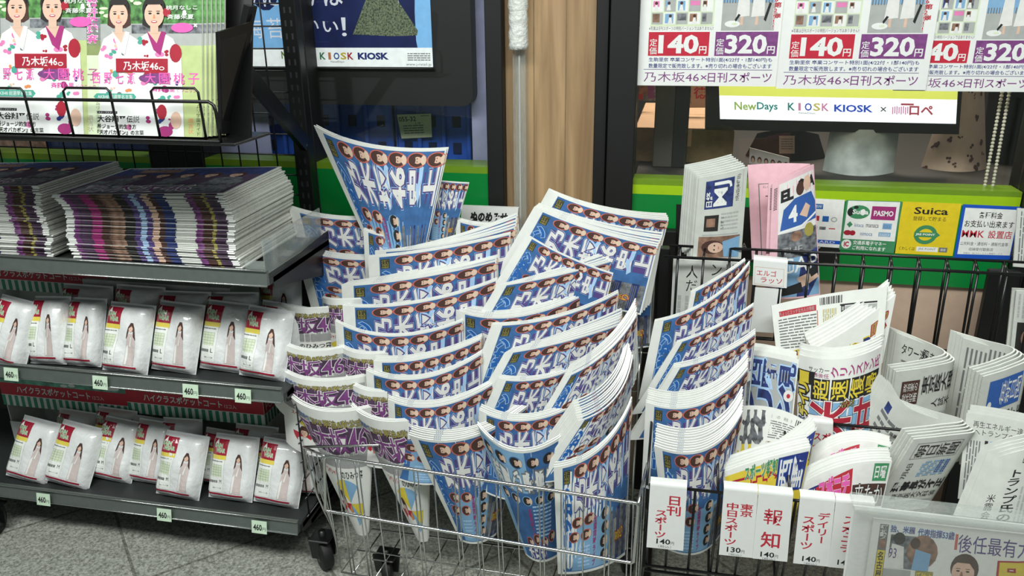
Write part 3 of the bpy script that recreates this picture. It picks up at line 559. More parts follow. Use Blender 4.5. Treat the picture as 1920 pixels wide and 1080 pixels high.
# ================================================================== LEFT DISPLAY RACK
YS = 1.45; XS1 = P(560, 985, YS)[0]; XS0 = -2.05
ZS = [P(280, 950, YS)[2], P(280, 715, YS)[2], P(280, 505, YS)[2]]     # front lip heights of the three shelves
rack = thing('display_rack', 'black shop display rack with three shelves and a wire grid back, at left', 'rack', ((XS0+XS1)/2, 1.65, 0))
YB = 1.86
for k, z in enumerate(ZS):
    mb = MB(); mb.bbox((XS0, YS+.004, z-.022), (XS1, YB-.03, z-.006), 'shelf_dark'); sh = mb.obj('shelf', rack)
    mb = MB(); mb.add([(XS0, YS-.002, z+.014), (XS1, YS-.002, z+.014), (XS1, YS-.009, z-.019), (XS0, YS-.009, z-.019), (XS0, YS+.003, z+.014), (XS1, YS+.003, z+.014), (XS1, YS+.003, z-.019), (XS0, YS+.003, z-.019)], [(3, 2, 1, 0), (4, 5, 6, 7), (0, 1, 5, 4), (7, 6, 2, 3), (1, 2, 6, 5), (0, 4, 7, 3)], 'grey_steel')
    mb.tube([(XS0, YS-.007, z+.014), (XS1, YS-.007, z+.014)], .0016, 'chrome', 5); mb.tube([(XS0, YS-.010, z-.019), (XS1, YS-.010, z-.019)], .0016, 'chrome', 5); mb.obj('price_rail', sh)
    mb = MB(); mb.add([(XS1-.004, YS+.02, z-.03), (XS1+.0, YS+.02, z-.03), (XS1, YB, z-.12), (XS1-.004, YB, z-.12), (XS1-.004, YS+.02, z-.006), (XS1, YS+.02, z-.006), (XS1, YB, z+.02), (XS1-.004, YB, z+.02)], [(0, 1, 2, 3), (4, 7, 6, 5), (0, 4, 5, 1), (1, 5, 6, 2), (2, 6, 7, 3), (3, 7, 4, 0)], 'black_steel'); mb.obj('shelf_bracket', sh)
xp = P(562, 250, YB)[0]
def upright(x):
    mb = MB(); mb.bbox((x-.02, YB, .06), (x+.02, YB+.03, 1.95), 'black_steel')
    for k in range(60): z = .1+k*.03; mb.box((x-.010, YB-.0006, z), (x-.005, YB+.001, z+.014), 'ink_black').box((x+.005, YB-.0006, z), (x+.010, YB+.001, z+.014), 'ink_black')
    mb.obj('upright_post', rack)
upright(xp); upright(XS0+.1)
mb = MB(); xx = XS0
while xx < xp: mb.tube([(xx, YB+.012, .2), (xx, YB+.012, 1.9)], .0021, 'wire_black', 5); xx += .052
zz = .2
while zz < 1.9: mb.tube([(XS0, YB+.016, zz), (xp, YB+.016, zz)], .0021, 'wire_black', 5); zz += .052
mb.obj('grid_panel', rack)
mb = MB(); yy = YS+.03
while yy < YB: mb.tube([(XS1+.014, yy, .14), (XS1+.014, yy, ZS[1]-.03)], .002, 'wire_black', 5); yy += .05
zz = .14
while zz < ZS[1]-.03: mb.tube([(XS1+.014, YS+.02, zz), (XS1+.014, YB, zz)], .002, 'wire_black', 5); zz += .05
mb.obj('side_grid', rack)
MB().bbox((XS0, YS+.06, .085), (XS1, YB, ZS[0]-.026), 'black_steel').obj('base_frame', rack)
def caster(parent, x, y, r=.036, ang=.5):
    mb = MB(); ax = (math.cos(ang), math.sin(ang), 0); w = r*.7
    mb.lathe((x-ax[0]*w/2, y-ax[1]*w/2, r), ax, [(r*.55, 0), (r*.93, .001), (r, w*.2), (r, w*.8), (r*.93, w-.001), (r*.55, w)], 'rubber', 22); c = mb.obj('caster', parent)
    mb = MB(); mb.lathe((x-ax[0]*w*.56, y-ax[1]*w*.56, r), ax, [(r*.45, 0), (r*.45, w*1.12)], 'black_steel', 14); mb.obj('hub', c)
    mb = MB(); mb.lathe((x, y, r*1.0), (0, 0, 1), [(.008, 0), (.008, r*1.6)], 'black_steel', 8)
    for q in (-1, 1): xx = x+q*ax[0]*w*.62; yy = y+q*ax[1]*w*.62; mb.hexa([(xx-.012, yy-.003, r*.8), (xx+.012, yy-.003, r*.8), (xx+.012, yy+.003, r*.8), (xx-.012, yy+.003, r*.8), (xx-.018, yy-.003, r*2.2), (xx+.018, yy-.003, r*2.2), (xx+.018, yy+.003, r*2.2), (xx-.018, yy+.003, r*2.2)], 'black_steel')
    mb.bbox((x-.026, y-.026, r*2.15), (x+.026, y+.026, r*2.3), 'black_steel'); mb.obj('fork', c)
pc = PZ(-6, 985, .02); caster(rack, pc[0], pc[1], .036, .3); caster(rack, XS1-.05, YB-.05, .036, .2)
# acrylic guard at the right end of the top shelf
a = P(497, 494, YS+.01); mb = MB(); z = ZS[2]
mb.box((XS1-.012, YS+.01, z), (XS1-.009, YB-.12, z+.075), 'acrylic').box((XS1-.055, YS+.007, z), (XS1-.009, YS+.010, z+.03), 'acrylic'); mb.obj('acrylic_divider', rack)
# price tickets on the rails
TK = Design(28, 22); TK.rect(1, 1, 27, 21, 'label_green'); TK.text('460', 3, 6, 19, 17, 'ink_black', bold=.03); TK.text('円', 19.5, 11, 26, 17, 'ink_black')
tickets = [(22, 697, 'price ticket at the far left of the middle shelf rail'), (188, 709, 'price ticket second from left on the middle shelf rail'), (357, 721, 'price ticket third from left on the middle shelf rail'), (455, 727, 'price ticket nearest the right end of the middle shelf rail'), (81, 926, 'leftmost price ticket on the bottom shelf rail'), (306, 946, 'middle price ticket on the bottom shelf rail'), (484, 963, 'rightmost price ticket on the bottom shelf rail')]
for px, py, lb in tickets:
    z = ZS[1] if py < 800 else ZS[0]; x = P(px, py, YS-.012)[0]; w2 = .0195; a = .016
    fy = lambda zz: YS-.0115-(.014-(zz-z))*.21
    c = [np.array([x-w2, fy(z+.008), z+.009]), np.array([x+w2, fy(z+.009), z+.009]), np.array([x+w2, fy(z-.022), z-.022]), np.array([x-w2, fy(z-.022), z-.022])]
    card('price_ticket', TK, c, .0008, 'label_green', 'small pale green 460 yen '+lb, 'label', group='460 yen shelf tickets')

# ------------------------------------------------------------------ tabloid stacks on the top shelf
def tabloid_mesh(seed):
    R = random.Random(seed); w, dp, t = .405, .285, .0033; mb = MB()
    N = 14; xs = [w*(k/N-.5) for k in range(N+1)]; lift = lambda x: .0
    prof = [(0.0012, 0), (0, .0018), (0.0012, .0036)]
    # body with a rounded spine at the front
    V = []; 
    for x in xs: V += [(x, .0014, 0), (x, 0, t*.5), (x, .0014, t*.93), (x, dp, t), (x, dp, 0)]
    fs = []
    for k in range(N):
        for q in range(5): fs.append((k*5+q, (k+1)*5+q, (k+1)*5+(q+1) % 5, k*5+(q+1) % 5))
    mb.add(V, fs, 'newsprint'); n0 = len(V)
    for k, mn in ((0, 'page_edge'), (N, 'page_edge')):
        i = k*5; q = [V[i+j] for j in range(5)]; mb.add(q, [(0, 1, 2, 3, 4) if k else (4, 3, 2, 1, 0)], mn)
    # colour that bleeds round the fold
    bands = [(0, .05, 'page_white'), (.05, .085, 'violet_print'), (.085, .16, 'dark_violet'), (.16, .22, 'magenta_print'), (.22, .27, 'hair_brown'), (.27, .36, 'photo_warm'), (.36, .42, 'hair_black'), (.42, .455, 'purple_outline'), (.455, .49, 'ice_print'), (.49, .525, 'purple_outline'), (.525, .565, 'skin_print'), (.565, .60, 'hair_brown'), (.60, .66, 'photo_blue'), (.66, .78, 'page_edge'), (.78, .82, 'violet_print'), (.82, .875, 'hair_brown'), (.875, .895, 'gold_print'), (.895, .96, 'dark_violet'), (.96, 1, 'page_white')]
    for a, b, mn in bands:
        x0, x1 = w*(a-.5), w*(b-.5); e = .00016
        if mn == 'page_edge': continue
        mb.add([(x0, -e, t*.08), (x1, -e, t*.08), (x1, -e, t*.5), (x0, -e, t*.5), (x0, .0014-e, t*.93+e), (x1, .0014-e, t*.93+e)], [(0, 1, 2, 3), (3, 2, 5, 4)], mn)
    return mb
def cover_tabloid():
    d = Design(405, 285); d.rect(6, 6, 399, 279, 'dark_violet'); d.rect(6, 6, 399, 90, 'photo_blue'); d.rect(20, 150, 385, 270, 'photo_grey')
    d.text('乃木坂46', 30, 190, 300, 262, 'violet_print', outl=[(.05, 'letter_white')]); d.rect(60, 30, 170, 60, 'photo_warm')
    for i in range(5): d.woman(90+i*62, 95, 46, 'dark_violet' if i % 2 else 'photo_grey', 'hair_brown')
    d.lines(20, 12, 180, 26, 2, 'ink_lightgrey'); return d
TM = tabloid_mesh(1)
def stack(cx, cy, z0, n, yaw, where, tl, jit=.0034, seed=2):
    R = random.Random(seed); proto = None; grp = 'tabloids in the '+where
    for k in range(n):
        top = k == n-1
        if proto is None:
            proto = TM.obj('tabloid_newspaper', None, 'folded tabloid lying in the '+where+', below its top copy', 'newspaper', grp, origin=(0, 0, 0)); o = proto
        elif top:
            mb = MB(); mb.v = list(TM.v); mb.f = list(TM.f); mb.m = list(TM.m); mb.names = list(TM.names); mb.sm = list(TM.sm)
            F = lambda u, v, h: np.stack([np.asarray(u)/1000-.2025, .285-np.asarray(v)/1000, .0033+np.asarray(h)-.0], -1)
            printon(mb, CT, F); o = mb.obj('tabloid_newspaper', None, tl, 'newspaper', grp, origin=(0, 0, 0))
        else:
            o = proto.copy(); COL.objects.link(o)
        fan = max(0, k-(n-6))
        wob = math.sin(k*.21+seed)*.005
        o.location = (cx+R.uniform(-jit, jit)+wob-fan*.002, cy+R.uniform(-jit, jit)-fan*.0005, z0+k*.0037); o.rotation_euler = (0, -.004*fan-.0003*k, yaw+R.uniform(-.008, .008)+fan*.004)
CT = cover_tabloid()
zt = ZS[2]+.0005
pr = P(458, 490, YS+.03); a_ = PZ(288, 495, zt+.002)
stack(a_[0]+.0, YS+.03, zt, 43, math.radians(1.2), 'right-hand stack on the top shelf', 'top tabloid of the right-hand stack, showing four faces on a dark cover')
b_ = PZ(-38, 478, zt+.002)
stack(b_[0]-.022, YS+.035, zt, 43, math.radians(1.0), 'left-hand stack on the top shelf', 'top tabloid of the left-hand stack, cut by the left edge of the photo', seed=5)

# ------------------------------------------------------------------ rain coat packs
def pack_mesh(w, h, t, seed):
    R = np.random.RandomState(seed); nx, nz = 16, 20; mb = MB(); A = R.uniform(-1, 1, (6, 4))
    def thick(u, v):   # 0..1
        e = (1-np.abs(2*u-1)**5)*(1-np.abs(2*v-1)**6); b = 0
        for a in A: b = b+a[0]*np.sin(13*a[1]*u+11*a[2]*v+6*a[3])
        return t*(np.sqrt(np.clip(e, 0, 1)))*(1+.085*b)
    def F(u, v, hh=0.0):    # u 0..1 left-right, v 0..1 from top; front at -y
        u = np.asarray(u, float); v = np.asarray(v, float); tt = thick(u, v); wv = 1-.025*np.cos(2*math.pi*v)*0
        return np.stack([(u-.5)*w*wv, -tt*.5-np.asarray(hh), (1-v)*h], -1)
    def Bk(u, v): return np.stack([(u-.5)*w, thick(u, v)*.5, (1-v)*h], -1)
    U, V = np.meshgrid(np.linspace(0, 1, nx+1), np.linspace(0, 1, nz+1)); U = U.ravel(); V = V.ravel(); ix = lambda i, j: j*(nx+1)+i
    mb.add(F(U, V), [(ix(i, j), ix(i, j+1), ix(i+1, j+1), ix(i+1, j)) for j in range(nz) for i in range(nx)], 'cloth_pack', True)
    mb.add(Bk(U, V), [(ix(i, j), ix(i+1, j), ix(i+1, j+1), ix(i, j+1)) for j in range(nz) for i in range(nx)], 'pack_back', True)
    # welded film seam standing out all round
    s = .004; ring = [(-w/2-s*.4, 0, -.001), (w/2+s*.4, 0, -.001), (w/2+s*.4, 0, h+s), (-w/2-s*.4, 0, h+s)]; mb.add([(x, -.0006, z) for x, y, z in ring]+[(x, .0006, z) for x, y, z in ring], [(0, 1, 2, 3), (7, 6, 5, 4), (0, 4, 5, 1), (1, 5, 6, 2), (2, 6, 7, 3), (3, 7, 4, 0)], 'pack_back')
    return mb, F
def pack_print(size):
    d = Design(1, 1)
    d.rect(.03, .05, .40, .885, 'card_print'); d.rect(.03, .05, .42, .30, 'pack_red'); d.rect(.03, .30, .42, .365, 'pack_yellow')
    d.text('RAIN', .09, .12, .30, .185, 'pack_green', bold=.02, outl=[(.06, 'card_print')]); d.text('WEAR', .15, .195, .38, .26, 'pack_green', bold=.02, outl=[(.06, 'card_print')])
    d.poly([(.10, .12), (.16, .05), (.20, .13)], 'card_print')
    d.lines(.06, .39, .36, .42, 1, 'ink_grey'); d.rect(.09, .45, .35, .64, 'pale_green'); d.rects([(.09, .45+.04*i, .35, .455+.04*i) for i in range(5)]+[(.09+.065*i, .45, .095+.065*i, .64) for i in range(5)], 'ink_lightgrey')
    d.rects([(.05+.025*i, .70, .065+.025*i+.006*(i % 2), .74) for i in range(9)], 'ink_grey'); d.text(size, .31, .685, .36, .745, 'ink_black'); d.text('東京レイン工業', .16, .81, .36, .83, 'ink_black')
    d.poly([(.58, .88), (.60, .54), (.64, .42), (.74, .42), (.785, .54), (.81, .88)], 'coat_pink'); d.poly([(.60, .50), (.625, .33), (.665, .26), (.715, .26), (.755, .33), (.79, .52), (.74, .46), (.735, .38), (.645, .38), (.635, .46)], 'hair_brown'); d.ell(.688, .345, .042, .052, 'skin_print'); d.poly([(.645, .345), (.655, .28), (.715, .275), (.735, .345), (.70, .305)], 'hair_brown'); d.poly([(.66, .60), (.70, .47), (.715, .47), (.69, .61)], 'board_white'); d.poly([(.60, .62), (.64, .58), (.64, .86), (.60, .88)], 'card_print')
    d.rect(.03, .90, .86, .925, 'pack_red'); return d
PKD = {'L': pack_print('L'), 'M': pack_print('M')}
protos = {}
def pack(size, px, py, wpx, z, tilt=24, roll=0, yaw=0, row=0.0, dz=0.0, label='', hk=1.0):
    key = (size, random.choice([0, 1, 2]))
    base = PZ(px, py, z+.003) if row == 0 else None
    if row: q = P(px, py, YS+.012); base = np.array([P(px, 700, YS+row)[0], YS+row, z+dz+.004])
    if key not in protos:
        w, h = (.118, .160) if size == 'L' else (.118, .156); mb, F = pack_mesh(w, h, .056, 10+key[1]+(3 if size == 'M' else 0))
        t = thing('raincoat_pack', '', 'packet', (0, 0, 0)); pb = mb.obj('film_pouch', t)
        pm = MB(); printon(pm, PKD[size], F, du=.09, dv=.07, eps=.00025, base=.0006); pm.obj('printed_card', t, 'red, yellow and white printed card with a woman in a pale raincoat')
        protos[key] = t; o = t
    else: o = dup(protos[key])
    k = wpx*1.3/1000/.118*1.02; o.scale = (k, 1, hk); o.location = (base[0], base[1]+.02, base[2]); o.rotation_euler = (math.radians(-tilt), math.radians(roll), math.radians(yaw))
    o['label'] = label; o['group'] = 'raincoat packs on the %s shelf' % ('middle' if size == 'L' else 'bottom')
z1, z0 = ZS[1]-.005, ZS[0]-.005
FR = [('L', -2, 690, 80, 24, 10, 'partly cut by the left photo edge, middle shelf front row'), ('L', 80, 688, 76, 24, -3, 'second from left in the middle shelf front row'), ('L', 146, 692, 72, 24, -1, 'third from left in the middle shelf front row'), ('L', 224, 705, 88, 24, 2, 'fourth from left in the middle shelf front row, standing well forward'), ('L', 316, 703, 86, 24, 3, 'fifth from left in the middle shelf front row'), ('L', 411, 702, 92, 24, 3, 'sixth from left in the middle shelf front row, beside the gap'), ('L', 483, 716, 84, 22, 5, 'rightmost in the middle shelf front row'),
      ('M', 38, 908, 88, 30, 9, 'leftmost in the bottom shelf front row, leaning right'), ('M', 115, 918, 92, 30, 9, 'second from left in the bottom shelf front row'), ('M', 200, 908, 84, 28, 6, 'third from left in the bottom shelf front row'), ('M', 268, 912, 76, 26, 3, 'fourth from left in the bottom shelf front row, its woman half covered'), ('M', 324, 940, 88, 26, 4, 'fifth from left in the bottom shelf front row, standing forward'), ('M', 424, 945, 88, 26, 1, 'sixth from left in the bottom shelf front row'), ('M', 510, 955, 88, 26, 4, 'rightmost in the bottom shelf front row')]
for s_, px, py, wp, ti, ro, lb in FR: pack(s_, px, py, wp, z1 if s_ == 'L' else z0, ti, ro, 0, label='white raincoat pack '+lb)
BR = [('L', 165, 104, .12, .01, 'behind the third and fourth front packs of the middle shelf'), ('L', 262, 100, .125, .015, 'behind the fourth front pack of the middle shelf'), ('L', 345, 104, .12, .01, 'behind the fifth front pack of the middle shelf'), ('L', 430, 104, .12, .015, 'behind the sixth front pack of the middle shelf'), ('L', 512, 84, .11, .0, 'at the right end of the middle shelf, second row'), ('L', 385, 120, .215, .05, 'at the back of the middle shelf, lying highest'), ('L', 530, 80, .215, .03, 'at the back right corner of the middle shelf'),
      ('M', 88, 88, .125, .0, 'behind the two leftmost front packs of the bottom shelf'), ('M', 166, 86, .13, .015, 'behind the second and third front packs of the bottom shelf'), ('M', 228, 70, .135, .0, 'behind the third front pack of the bottom shelf, under the box'), ('M', 302, 84, .125, .012, 'behind the fourth front pack of the bottom shelf'), ('M', 366, 74, .105, -.0, 'between the fifth and sixth front packs of the bottom shelf'), ('M', 438, 88, .125, .01, 'behind the sixth front pack of the bottom shelf'), ('M', 474, 66, .115, .0, 'just right of the sixth front pack of the bottom shelf'), ('M', 532, 84, .11, .0, 'behind the rightmost front pack of the bottom shelf'), ('M', 556, 70, .19, .02, 'at the back right corner of the bottom shelf')]
for s_, px, wp, row, dz, lb in BR: pack(s_, px, 700 if s_ == 'L' else 940, wp, z1 if s_ == 'L' else z0, 20+random.uniform(-5, 5), random.uniform(-4, 6), 0, row=row, dz=dz, label='white raincoat pack '+lb, hk=.93 if s_ == 'L' else .88)
# header boxes behind the packs
def header_box(px0, px1, pyt, pyb, Y, z, label, dx=.0):
    a = P(px0, pyb, Y); b = P(px1, pyt, Y); t = thing('raincoat_box', label, 'box', ((a[0]+b[0])/2, Y+.08, z), 'printed raincoat boxes')
    x0, x1 = a[0], b[0]; zt_ = b[2]; zm = a[2]; D = .12
    MB().bbox((x0, Y, z), (x1, Y+.003, zm-.055), 'carton_white', .0008).bbox((x0, Y+D, z), (x1, Y+D+.003, zm), 'carton_white', .0008).bbox((x0, Y+.003, z), (x0+.003, Y+D, zm), 'carton_white', .0008).bbox((x1-.003, Y+.003, z), (x1, Y+D, zt_-.01), 'carton_white', .0008).bbox((x0, Y, z-.0), (x1, Y+D, z+.003), 'carton_white', .0008).obj('carton_body', t)
    d = Design(260, 72); d.rect(0, 0, 260, 26, 'art_green'); R = random.Random(int(px0))
    for k in range(40): d.ell(R.uniform(0, 255), R.uniform(2, 24), R.uniform(3, 12), R.uniform(1.5, 4), 'carton_white' if k % 2 else 'art_green', 7, R.random()*3)
    d.rect(0, 26, 260, 50, 'red_print'); d.text('ハイクラスポケットコート', 34, 30, 184, 45, 'carton_white', bold=.02, outl=[(.06, 'crimson')]); d.text('12コ入', 188, 36, 210, 44, 'carton_white')
    d.rect(0, 50, 260, 72, 'carton_white'); d.rects([(i*13, 51, i*13+7, 72) for i in range(20)], 'stripe_green')
    c = [np.array([x0, Y-.002, zt_]), np.array([x1, Y-.002, zt_]), np.array([x1, Y-.004, zm]), np.array([x0, Y-.004, zm])]
    card('printed_header', d, c, .002, 'carton_white', parent=t)
    d = Design(100, 72); d.rect(0, 0, 100, 26, 'art_green'); d.rect(0, 26, 100, 50, 'red_print'); d.text('POCKET', 8, 30, 92, 46, 'carton_white'); d.rects([(i*13, 51, i*13+7, 72) for i in range(7)], 'stripe_green')
    c = [np.array([x1+.0005, Y-.001, zt_]), np.array([x1+.0005, Y+D, zt_]), np.array([x1+.0005, Y+D, zm]), np.array([x1+.0005, Y-.001, zm])]
    card('printed_side', d, c, .0012, 'carton_white', parent=t)
    d = Design(200, 60); d.poly([(100-90*math.cos(q*math.pi/12), 60-56*math.sin(q*math.pi/12)) for q in range(13)], 'art_green'); d.poly([(100-90*math.cos(q*math.pi/12), 60-56*math.sin(q*math.pi/12)) for q in range(13)]+[(100+76*math.cos(q*math.pi/12), 60-40*math.sin(q*math.pi/12)) for q in range(13)], 'red_print'); d.text('ハイクラスポケットコート', 26, 10, 174, 28, 'carton_white', bold=.02)
    xm = (x0+x1)/2; c = [np.array([xm-.09, Y-.0015, zm-.058]), np.array([xm+.09, Y-.0015, zm-.058]), np.array([xm+.09, Y-.0015, zm-.115]), np.array([xm-.09, Y-.0015, zm-.115])]
    card('round_emblem', d, c, .0006, 'carton_white', parent=t)
header_box(-40, 196, 488, 538, 1.68, z1, 'red and green printed raincoat box at the back of the middle shelf')
header_box(10, 236, 713, 757, 1.66, z0, 'red and green printed raincoat box at the back left of the bottom shelf')
header_box(244, 490, 729, 772, 1.66, z0, 'red and green printed raincoat box at the back right of the bottom shelf')
MB().bbox((P(208, 560, 1.75)[0], 1.66, z1), (P(470, 560, 1.75)[0], 1.8, P(300, 522, 1.7)[2]), 'carton_white').obj('white_carton', None, 'plain white carton at the back of the middle shelf behind the packs', 'box')
# ------------------------------------------------------------------ magazine holder, upper left
YM = 1.34
zb = P(200, 247, YM)[2]; ang = math.radians(14)
mg = thing('magazine_holder', 'black wire magazine holder hooked on the rack, upper left', 'rack', tuple(P(150, 250, YM+.05)))
xa, xb = -1.75, P(405, 210, YM-.03)[0]; zr = P(200, 188, YM-.03)[2]
mb = MB(); yf = YM-.03
mb.tube([(xa, yf, zr), (xb-.012, yf, zr), (xb-.003, yf, zr-.006), (xb, yf, zr-.018), (xb, yf+.002, zb-.01)], .0032, 'wire_black', 8)
mb.tube([(xa, yf, zb-.008), (xb, yf, zb-.008)], .003, 'wire_black', 8)
for px in (-60, 48, 120, 203, 284, 368): 
    pass
for x0p, x1p in ((-45, 40), (118, 202), (283, 368)):
    x0_, x1_ = P(x0p, 166, yf)[0], P(x1p, 166, yf)[0]; zz = P(x0p, 165, yf)[2]
    mb.tube([(x0_, yf+.004, zb-.008), (x0_-.004, yf+.004, zz-.006), (x0_+.004, yf+.004, zz), (x1_-.006, yf+.004, zz), (x1_, yf+.004, zz-.007), (x1_+.003, yf+.004, zb-.008)], .0024, 'wire_black', 8)
mb.obj('front_wire', mg)
mb = MB(); mb.bbox((xa, yf-.002, zb-.016), (xb+.03, YM+.10, zb-.010), 'black_steel'); mb.obj('bottom_tray', mg)
yt = YM+.11; mb = MB(); mb.hexa([(xa, YM+.06, zb-.01), (xb+.01, YM+.06, zb-.01), (xb+.01, YM+.066, zb-.01), (xa, YM+.066, zb-.01), (xa, YM+.16, zb+.36), (xb+.01, YM+.16, zb+.36), (xb+.01, YM+.166, zb+.36), (xa, YM+.166, zb+.36)], 'black_steel'); mb.obj('back_plate', mg)
# side plate and the diagonal arm to the post
s0 = P(437, 245, YM+.05); mb = MB()
q = [P(404, 60, YM+.0), P(470, 40, YM+.10), P(436, 250, YM+.10), P(410, 252, YM)]
mb.hexa([q[3], q[2], q[2]+np.array([.004, .004, 0]), q[3]+np.array([.004, .004, 0]), q[0], q[1], q[1]+np.array([.004, .004, 0]), q[0]+np.array([.004, .004, 0])], 'black_steel'); mb.obj('side_plate', mg)
def bar(mb, a, b, w, t, mn):
    a = np.array(a); b = np.array(b); d = (b-a)/np.linalg.norm(b-a); sx = np.array([1.0, 0, 0]); sx -= d*np.dot(sx, d); sx /= np.linalg.norm(sx); n_ = np.cross(d, sx)
    c = lambda p, i, j: p+n_*(w/2*i)+sx*(t/2*j)
    return mb.hexa([c(a, -1, -1), c(a, 1, -1), c(a, 1, 1), c(a, -1, 1), c(b, -1, -1), c(b, 1, -1), c(b, 1, 1), c(b, -1, 1)], mn)
mb = MB(); e1 = P(572, 270, YB-.012); e0 = P(455, 128, YM+.14); bar(mb, e0, e1, .035, .014, 'black_steel'); bar(mb, P(470, 10, YM+.12), P(440, 150, YM+.12), .03, .012, 'black_steel'); mb.obj('support_arm', mg)
mb = MB(); mb.lathe(e1+np.array([-.002, -.006, 0]), (0.2, -1, 0), [(.011, 0), (.010, .004), (.004, .007)], 'chrome', 14); mb.obj('bolt', mg)
# magazines
def magazine_design():
    d = Design(213, 312); o = 67   # photo y=0 lies at o
    d.rect(0, 0, 213, 150, 'leaf_print'); R = random.Random(9)
    for k in range(40): d.ell(R.uniform(8, 204), R.uniform(3, o+28), R.uniform(3, 10), R.uniform(2, 6), R.choice(['leaf_print', 'pale_green', 'green_print', 'board_white']), 7, R.random())
    d.rect(0, o+38, 213, o+78, 'ink_lightgrey'); d.rect(85, o+40, 213, o+56, 'photo_grey'); d.rect(0, o+78, 213, 312, 'lime_print'); d.rect(0, o+96, 30, 312, 'pale_green')
    def yukata(cx, cy, s, flip, flo):
        f = -1 if flip else 1
        d.poly([(cx-38*s, 312), (cx-40*s, o+96), (cx-30*s, o+66), (cx-10*s, o+53), (cx+12*s, o+53), (cx+32*s, o+66), (cx+46*s, o+100), (cx+50*s, 312)], 'board_white')
        for k in range(26):
            x, y = cx+R.uniform(-34, 42)*s, R.uniform(o+68, 306); m_ = R.choice(flo); r = R.uniform(3, 8)
            for q in range(3): d.ell(x+R.uniform(-4, 4), y+R.uniform(-4, 4), r*.7, r*.6, m_, 9)
        d.poly([(cx-12*s, o+53), (cx+2, o+80), (cx+14*s, o+53)], 'skin_print')
        d.poly([(cx-14*s, o+50), (cx-2, o+86), (cx+10*s, o+96), (cx+20*s, o+54), (cx+12*s, o+52), (cx+4, o+74)], 'letter_white' if flip else 'magenta_print')
        d.ell(cx-f*1, o+13, 21*s, 25*s, 'hair_black', 20); d.poly([(cx-20*s, o+12), (cx-22*s, o+40), (cx-12*s, o+46), (cx+12*s, o+46), (cx+(22 if flip else 14)*s, o+40), (cx+20*s, o+12)], 'hair_brown' if flip else 'hair_black'); d.rect(cx-7*s, o+32, cx+7*s, o+56, 'skin_print'); d.ell(cx, o+22, 17*s, 22*s, 'skin_print', 20)
        d.poly([(cx-19*s, o+20), (cx-17*s, o-2), (cx-9*s, o-9), (cx+9*s, o-9), (cx+17*s, o-2), (cx+19*s, o+20), (cx+14*s, o+4), (cx-14*s, o+4)], 'hair_black')
        for q in (-1, 1): d.ell(cx+q*7*s, o+20, 3*s, 1.7*s, 'ink_black', 8); d.ell(cx+q*7*s, o+16, 4*s, .8, 'hair_brown', 8)
        d.ell(cx, o+35, 5.5*s, 2.4*s, 'red_print', 9); d.ell(cx, o+34.6, 4*s, 1.2*s, 'board_white', 8); d.poly([(cx-1, o+22), (cx+1, o+22), (cx+2.2, o+29), (cx-2.2, o+29)], 'orange_print')
        if not flip: d.ell(cx+22*s, o+18, 7, 8, 'crimson')
    yukata(62, 0, 1.0, True, ['orange_print', 'skin_print', 'pink_print', 'teal_print', 'orange_print', 'photo_grey'])
    yukata(128, 0, 1.05, False, ['crimson', 'crimson', 'magenta_print', 'teal_print', 'navy_print', 'pink_print'])
    d.ell(166, o+92, 11, 17, 'crimson'); d.ell(146, o+236, 14, 10, 'magenta_print'); d.ell(140, o+200, 9, 14, 'crimson'); d.ell(166, o+215, 10, 16, 'skin_print')
    d.rect(56, o+102, 152, o+127, 'crimson'); d.ell(130, o+134, 24, 12, 'crimson'); d.ell(128, o+138, 30, 9, 'violet_print')
    d.text('乃木坂46', 70, o+107, 135, o+124, 'board_white', bold=.015); d.ell(141, o+120, 5, 3.5, 'board_white'); d.ell(141, o+120, 3.4, 2, 'crimson')
    for i, ch in enumerate('西野七瀬'): d.text(ch, 10+i*22, o+128, 25+i*22, o+149, 'hot_pink', bold=.01)
    for i, ch in enumerate('大園桃子'): d.text(ch, 110+i*26, o+128, 130+i*26, o+149, 'hot_pink', bold=.01)
    d.text('斉藤優里', 122, o+153, 164, o+163, 'hot_pink', bold=.02); d.text('ピクニック', 168, o+156, 203, o+163, 'hot_pink')
    d.poly([(12, o+173), (18, o+167), (88, o+167), (93, o+173), (88, o+179), (18, o+179)], 'teal_print'); d.text('AKB48 総選挙名言集', 20, o+169, 86, o+177, 'board_white')
    d.rect(18, o+200, 56, o+205, 'ink_black'); d.text('スクープズアップ', 20, o+201, 54, o+204.4, 'board_white'); d.text('大谷翔平', 18, o+208, 72, o+221, 'ink_black', bold=.03); d.text('伝説', 74, o+208, 98, o+221, 'ink_black'); d.text('所ジョージ的生き方', 18, o+224, 92, o+233, 'ink_black', bold=.015); d.text('『天才バカボン』の言葉', 18, o+235, 106, o+244, 'ink_black', bold=.015)
    d.vtext('マムリ学園ガイド', 202, o+176, 210, o+243, 'ink_black'); d.vtext('遺言状', 186, o+210, 198, o+240, 'orange_print')
    d.text('桃月なしこ', 150, o+6, 206, o+14, 'board_white', bold=.01); d.text('斉藤朱夏', 152, o+22, 200, o+31, 'board_white', bold=.01); d.ell(178, o+46, 20, 9, 'hot_pink'); d.text('×', 198, o+38, 205, o+45, 'board_white', bold=.04)
    d.vtext('松井珠理奈', 2, o-10, 22, o+74, 'hot_pink', bold=.03, outl=[(.07, 'board_white')]); return d
MGD = magazine_design()
